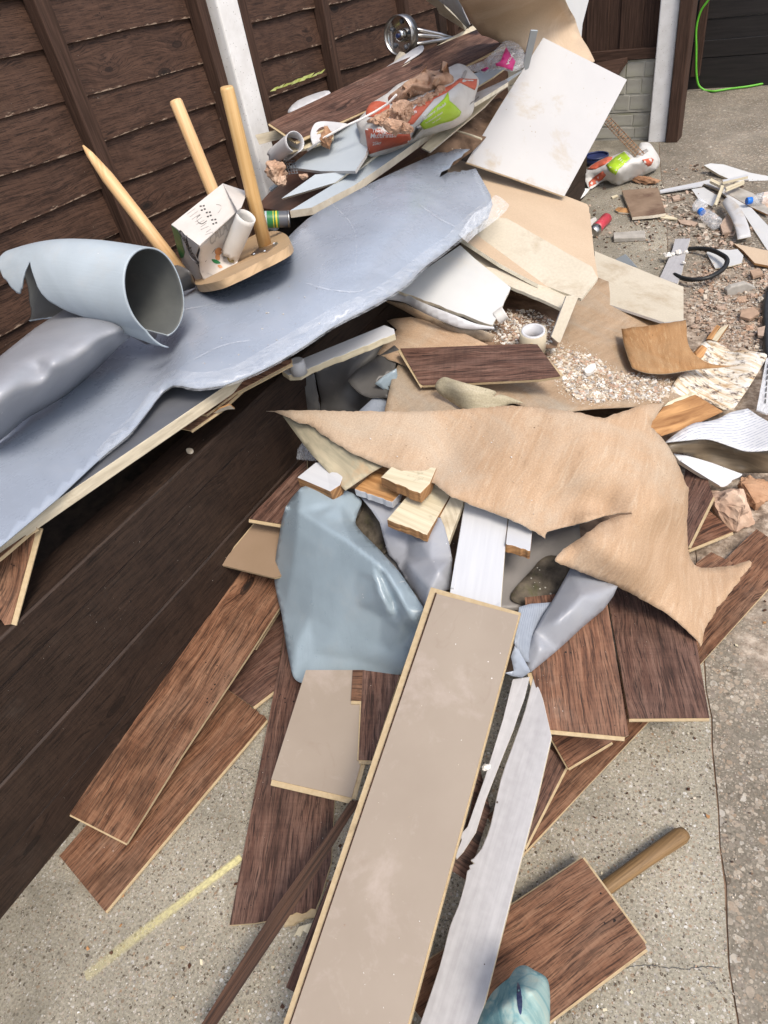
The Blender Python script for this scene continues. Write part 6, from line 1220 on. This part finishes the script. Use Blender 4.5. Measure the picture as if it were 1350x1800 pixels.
def bottle(base, tip, r_, label):
    b_ = empty('plastic_bottle', base, label, 'bottle'); d = tip-base; L = d.length; u = d.normalized()
    rod('body', [base, base+u*L*.05, base+u*L*.25, base+u*L*.32, base+u*L*.55, base+u*L*.72, base+u*L*.88], [r_*.7, r_, r_*.93, r_, r_*.96, r_*.9, r_*.4], film('clear bottle '+label[:8], .12, .5), b_, 18)
    rod('cap', [base+u*L*.87, base+u*L, base+u*(L+.003)], [.0185, .0185, .016], BLUEC, b_, 16)
bottle(at(*k(4, '1040 500')[0], .035), at(*k(4, '938 418')[0], .05), .034, 'clear plastic bottle with blue cap in the middle of the litter')
bottle(at(1375, 345, .04), at(*k(4, '1222 358')[0], .05), .036, 'clear bottle with blue cap poking in from the right edge')
gp('crumpled clear plastic lying behind the blue capped bottle', '890 380 930 340 985 370 960 410 900 420', (.03, .06, .04, .03), .002, [FILM2], 'plastic_scrap', 'plastic scrap', grid=6, c=True)
gp('thin white plastic strip pointing to the sticks', '692 290 940 240 958 250 948 262 696 304', (.02, .03, .03), .008, [WHITEP], 'plastic_strip', 'plastic strip')
gp('wide grey white board piece with rounded corner at the top right', '960 140 1000 128 1080 135 1240 185 1400 215 1400 295 1300 280 1150 240 1050 195', (.05, .055, .05), .014, [PBG, CREAM, PBG], 'painted_board', 'board piece', uv=k(4, '960 140 1350 260'))
gp('long grey board slanting under the crossed sticks', '935 240 1000 225 1110 290 1250 400 1400 560 1400 680 1345 655 1180 400 1050 290', (.02, .022, .02), .010, [PBG, BATTEN, BATTEN], 'board_strip', 'board strip', uv=k(4, '935 240 1345 640'))
gp('grey painted board under the bottle and sticks', '885 285 960 275 1050 330 1010 390 930 350', (.014, .014, .012), .008, [PBG, BATTEN, BATTEN], 'board_strip', 'board strip')
gp('long brown edged grey strip passing below the right bottle', '1080 300 1160 270 1260 310 1350 400 1350 440 1240 390', (.02, .02, .02), .008, [STONEG, ORW, ORW], 'board_strip', 'board strip')
for i, (a, b, w, lb) in enumerate(((('1000 225'), ('1075 262'), 17, 'short split stick, left arm of the crossed sticks'), (('1075 262'), ('1030 380'), 17, 'pale split stick, lower leg of the crossed sticks'), (('1095 280'), ('1205 235'), 14, 'split stick, right arm of the crossed sticks'), (('1075 235'), ('1228 200'), 12, 'white painted stick lying over the crossed sticks'))):
    A_, B_ = k(4, a)[0], k(4, b)[0]; L = math.hypot(B_[0]-A_[0], B_[1]-A_[1]); nx, ny = -(B_[1]-A_[1])/L*w/6.9, (B_[0]-A_[0])/L*w/6.9
    tag(piece('split_stick', [(A_[0]+nx, A_[1]+ny)] + jag((A_[0]-nx, A_[1]-ny), (A_[0]-nx*.2, A_[1]-ny*.2), .5, 3, i)[:1] + [(B_[0]-nx, B_[1]-ny), (B_[0]+nx, B_[1]+ny)], P3((A_[0]+nx, A_[1]+ny, .055+.006*i), (A_[0]-nx, A_[1]-ny, .055+.006*i), (B_[0], B_[1], .05+.008*i)), .014, [CREAM if i < 3 else WHITEP, CREAM, ORW], (A_, B_)), lb, 'stick', 'split sticks crossed on the litter')
o = k(4, '1070 370 1100 335 1150 360 1195 420 1230 500 1248 575 1165 592 1150 520 1120 450')
tag(piece('curved_board', cr(o[:6], 3)+cr(o[6:], 3), [(o[0][0], o[0][1], .05), (o[2][0], o[2][1], .065), (o[5][0], o[5][1], .03), (o[6][0], o[6][1], .03), (o[8][0], o[8][1], .06), (o[4][0], o[4][1], .055)], .010, [PBW, CREAM, CREAM], (o[6], o[2]), grid=7), 'bent white board strip arching down from the crossed sticks', 'board strip')
gp('grey vinyl scrap with torn edge behind the hose loop', '975 672 1010 650 1120 655 1165 650 1200 690 1190 735 1130 752 1030 768', (.012, .012, .014, .016), .004, [PBG, CREAM], 'vinyl_scrap', 'vinyl flooring')
gp('flat grey stone lump right of the hose loop', '1100 905 1130 880 1220 858 1275 880 1280 905 1230 935 1105 962', (.03, .045, .045), .03, [STONEG], 'stone_offcut', 'stone', bv=.006)
gp('pinkish board piece lying at the right edge below the bent strip', '1140 615 1350 660 1400 700 1400 760 1270 735 1200 660', (.014, .016, .02), .010, [PBT, ORW, ORW], 'board_piece', 'board piece')
gp('tan brick block cut by the right edge beside the bottle', '1310 380 1325 300 1400 290 1400 420 1345 410', (.02, .07, .07), .05, [BRICK], 'brick_piece', 'brick', bv=.006)
gp('brown split timber splinter pointing up between the litter and the cream vinyl', '975 1195 1040 1110 1060 1120 1010 1200', (.03, .05, .05), .014, [ORW, ENDW, ENDW], 'wood_splinter', 'wood splinter', uv=k(4, '975 1195 1040 1110'))
gp('pale pointed splinter right of the brown one', '1005 1200 1060 1130 1112 1108 1040 1212', (.03, .05, .06), .010, [CREAM, ENDW, ENDW], 'wood_splinter', 'wood splinter', uv=k(4, '1005 1200 1112 1108'))
gp('orange wood chunk at the torn end of the orange brown floor piece', '920 470 960 425 990 445 965 500 930 505', (.13, .13, .11), .014, [ORW], 'wood_chunk', 'wood chunk', q=7)
tag(rod('cable', [at(x_, y_, .02) for x_, y_ in cr([(1358, 500), (1350, 520), (1346, 545), (1347, 580), (1349, 620), (1356, 660)], 6)], .014, RUBBER, seg=10), 'thick black cable curving in at the right edge', 'cable')
TRS = Surf(P3((1335, 730, .08), (1350, 600, .12), (1400, 730, .08)))
tr_ = tag(piece('mesh_tray', k(17, '900 960 960 640 1000 420 1060 400 1300 400 1300 1000 1000 1000'), TRS, .006, [film('clear tray', .3, .6)], None), 'clear slotted plastic tray cut off by the right edge', 'tray')
for i in range(7): piece('slot', k(17, f'{985+i*5-5} {900-i*62} {1000+i*5-5} {902-i*62} {1003+i*5-5} {858-i*62} {990+i*5-5} {856-i*62}'), TRS, .001, [DARKINK], None, parent=tr_, lift=.004)
# tie dye cloth at the bottom edge
CS = Surf(kz(14, '235 920 .14 300 800 .18 355 735 .23 420 692 .25 500 735 .22 515 800 .19 515 920 .14 400 770 .32 330 850 .27 450 800 .33 400 850 .29 480 860 .27 395 900 .27 250 1000 .16 380 1000 .26 500 1000 .18'), .004, .04, 90, .4)
cl = sheet('tie_dye_cloth', 'bundled teal tie dye cloth with a dark fold at the bottom edge', 'cloth', cr(k(14, '200 1000 235 920 258 860 290 800 330 760 358 738 385 700 420 690 455 708 500 735 514 780 516 850 515 920 520 1000'), 4), CS, .004, [TIEDYE], k(14, '300 900 480 900'), 6)[0]
piece('fold', cr(k(14, '392 758 402 775 410 830 405 875 396 865 390 820'), 3, True), CS, .001, [NAVY], None, parent=cl, lift=.001, back=False)
# small crumbs over the dirt, and single bits
GS = Surf([(200, 1500, .003), (900, 1500, .003), (700, 900, .003)])
litter = k(4, '280 200 420 300 500 250 690 170 900 120 1400 250 1400 1281 900 1281 640 1130 600 950 700 820 640 760 320 650 250 400')
def dens(x, y): return .25+.75*max(0, mnoise.noise(Vector((x*.018, y*.022, 3)))*1.6)
chips('litter_crumbs', sample(litter, 2600, 12, GS, .002, .005, .026, 4, dens), CHIPD, 13)
chips('litter_crumbs', sample(k(4, '1020 720 1400 640 1400 1281 1050 1250 860 1000 900 850'), 1300, 14, GS, .004, .006, .03, 3, dens), [CHIPD[0], CHIPD[2], CHIPD[3]], 15)
chips('plaster_dust', sample(k(4, '1000 740 1380 620 1380 1281 1080 1240 870 1000 860 860'), 2600, 51, GS, .001, .002, .008, 2, dens) + sample(k(4, '330 340 700 300 900 420 900 640 640 800 450 700'), 700, 52, GS, .001, .002, .007, 2, dens), CHIPW, 53)
chips('litter_crumbs', sample(k(4, '700 330 900 300 1150 560 1150 760 860 600 700 480'), 500, 16, GS, .003, .008, .04, 3), [CHIPD[2], CHIPD[3], CHIPD[1]], 17)
chips('dust_crumbs', sample(k(8, '300 120 800 90 1200 100 1330 560 1000 480 700 320'), 40, 31, TS, .002, .002, .006, 3) + sample([(780, 1080), (890, 1090), (700, 1780), (530, 1780)], 26, 32, BS, .002, .0015, .004, 3) + sample(k(5, '1000 400 1500 250 1500 560 900 680'), 30, 33, BIGS, .003, .002, .006, 3), CHIPW, 34)
chips('wood_splinters', sample([(60, 1560), (420, 1400), (640, 1400), (700, 1800), (250, 1800)], 50, 41, GS, .001, .003, .013, 3) + sample([(900, 1500), (1240, 1250), (1260, 1500), (1100, 1560), (1180, 1780), (960, 1800)], 45, 42, GS, .001, .003, .012, 3) + sample([(1180, 900), (1350, 880), (1350, 1100), (1260, 1200)], 40, 43, GS, .001, .003, .014, 3), [ORW, CREAM, MDF, DKSTRIP], 44, .25)
chips('concrete_grit', sample([(1180, 860), (1350, 860), (1350, 1800), (900, 1800), (900, 1520), (1240, 1200)], 500, 18, GS, .0, .002, .006, 3) + sample([(0, 1640), (400, 1400), (420, 1800), (0, 1800)], 160, 19, GS, .0, .002, .005, 3), CHIPD+CHIPW[:2], 20)
for i, (s, z, lb) in enumerate((('1060 500 1100 440 1140 470 1130 545 1075 550', .03, 'pinkish plaster flake beside the bent white strip'), ('800 470 880 475 925 490 900 510 820 495', .02, 'thin pinkish plaster flake below the blue capped bottle'), ('925 490 975 495 965 520 930 515', .02, 'small white plaster flake below the blue capped bottle'), ('1285 1130 1340 1115 1340 1180 1290 1175', .03, 'rosy plaster lump at the right edge above the cream vinyl'), ('765 330 810 318 815 345 775 350', .02, 'pinkish plaster flake under the thin white strip'), ('1190 1020 1260 1000 1300 1040 1240 1075 1180 1060', .03, 'terracotta plaster slab in the crumbs at the right'), ('1240 780 1300 765 1320 800 1260 820', .03, 'terracotta plaster slab near the pinkish board piece'))):
    gp(lb, s, (z, z*1.1, z*.9), .012, [CHIPD[(2, 2, 3, 2, 2, 0, 0)[i]]], 'plaster_flake', 'plaster flake', 'plaster flakes on the ground')
for i, (x_, y_, s_, lb) in enumerate(((940, 905, .020, 'small clod just below the black hose loop'), (1060, 1010, .026, 'brownish clod in the crumbs below the flat grey stone lump'), (1190, 955, .030, 'largest loose plaster clod, under the flat grey stone lump'),
        (1310, 960, .026, 'rosy clod near the right edge beside the thick black cable'), (1230, 1130, .022, 'clod between the timber splinters and the black cable'), (900, 1120, .018, 'pale clod left of the brown split splinter'), (1320, 1080, .030, 'big pinkish clod at the foot of the black cable'))):
    q = k(4, f'{x_} {y_}')[0]
    tag(rock('plaster_clod', at(q[0], q[1], s_*.4), (s_, s_*.75, s_*.55), [BRICK, CHIPD[2], CHIPD[0], CHIPD[3]][i % 4], 200+i), lb, 'plaster clod', 'loose plaster clods')
gp('small white speckled stone on top of the sleeper wall', '868 1058 880 1064 870 1076 850 1072 852 1060', (.60, .60, .60), .008, [CHIPW[0]], 'stone_chip', 'stone chip', q=5, c=True)
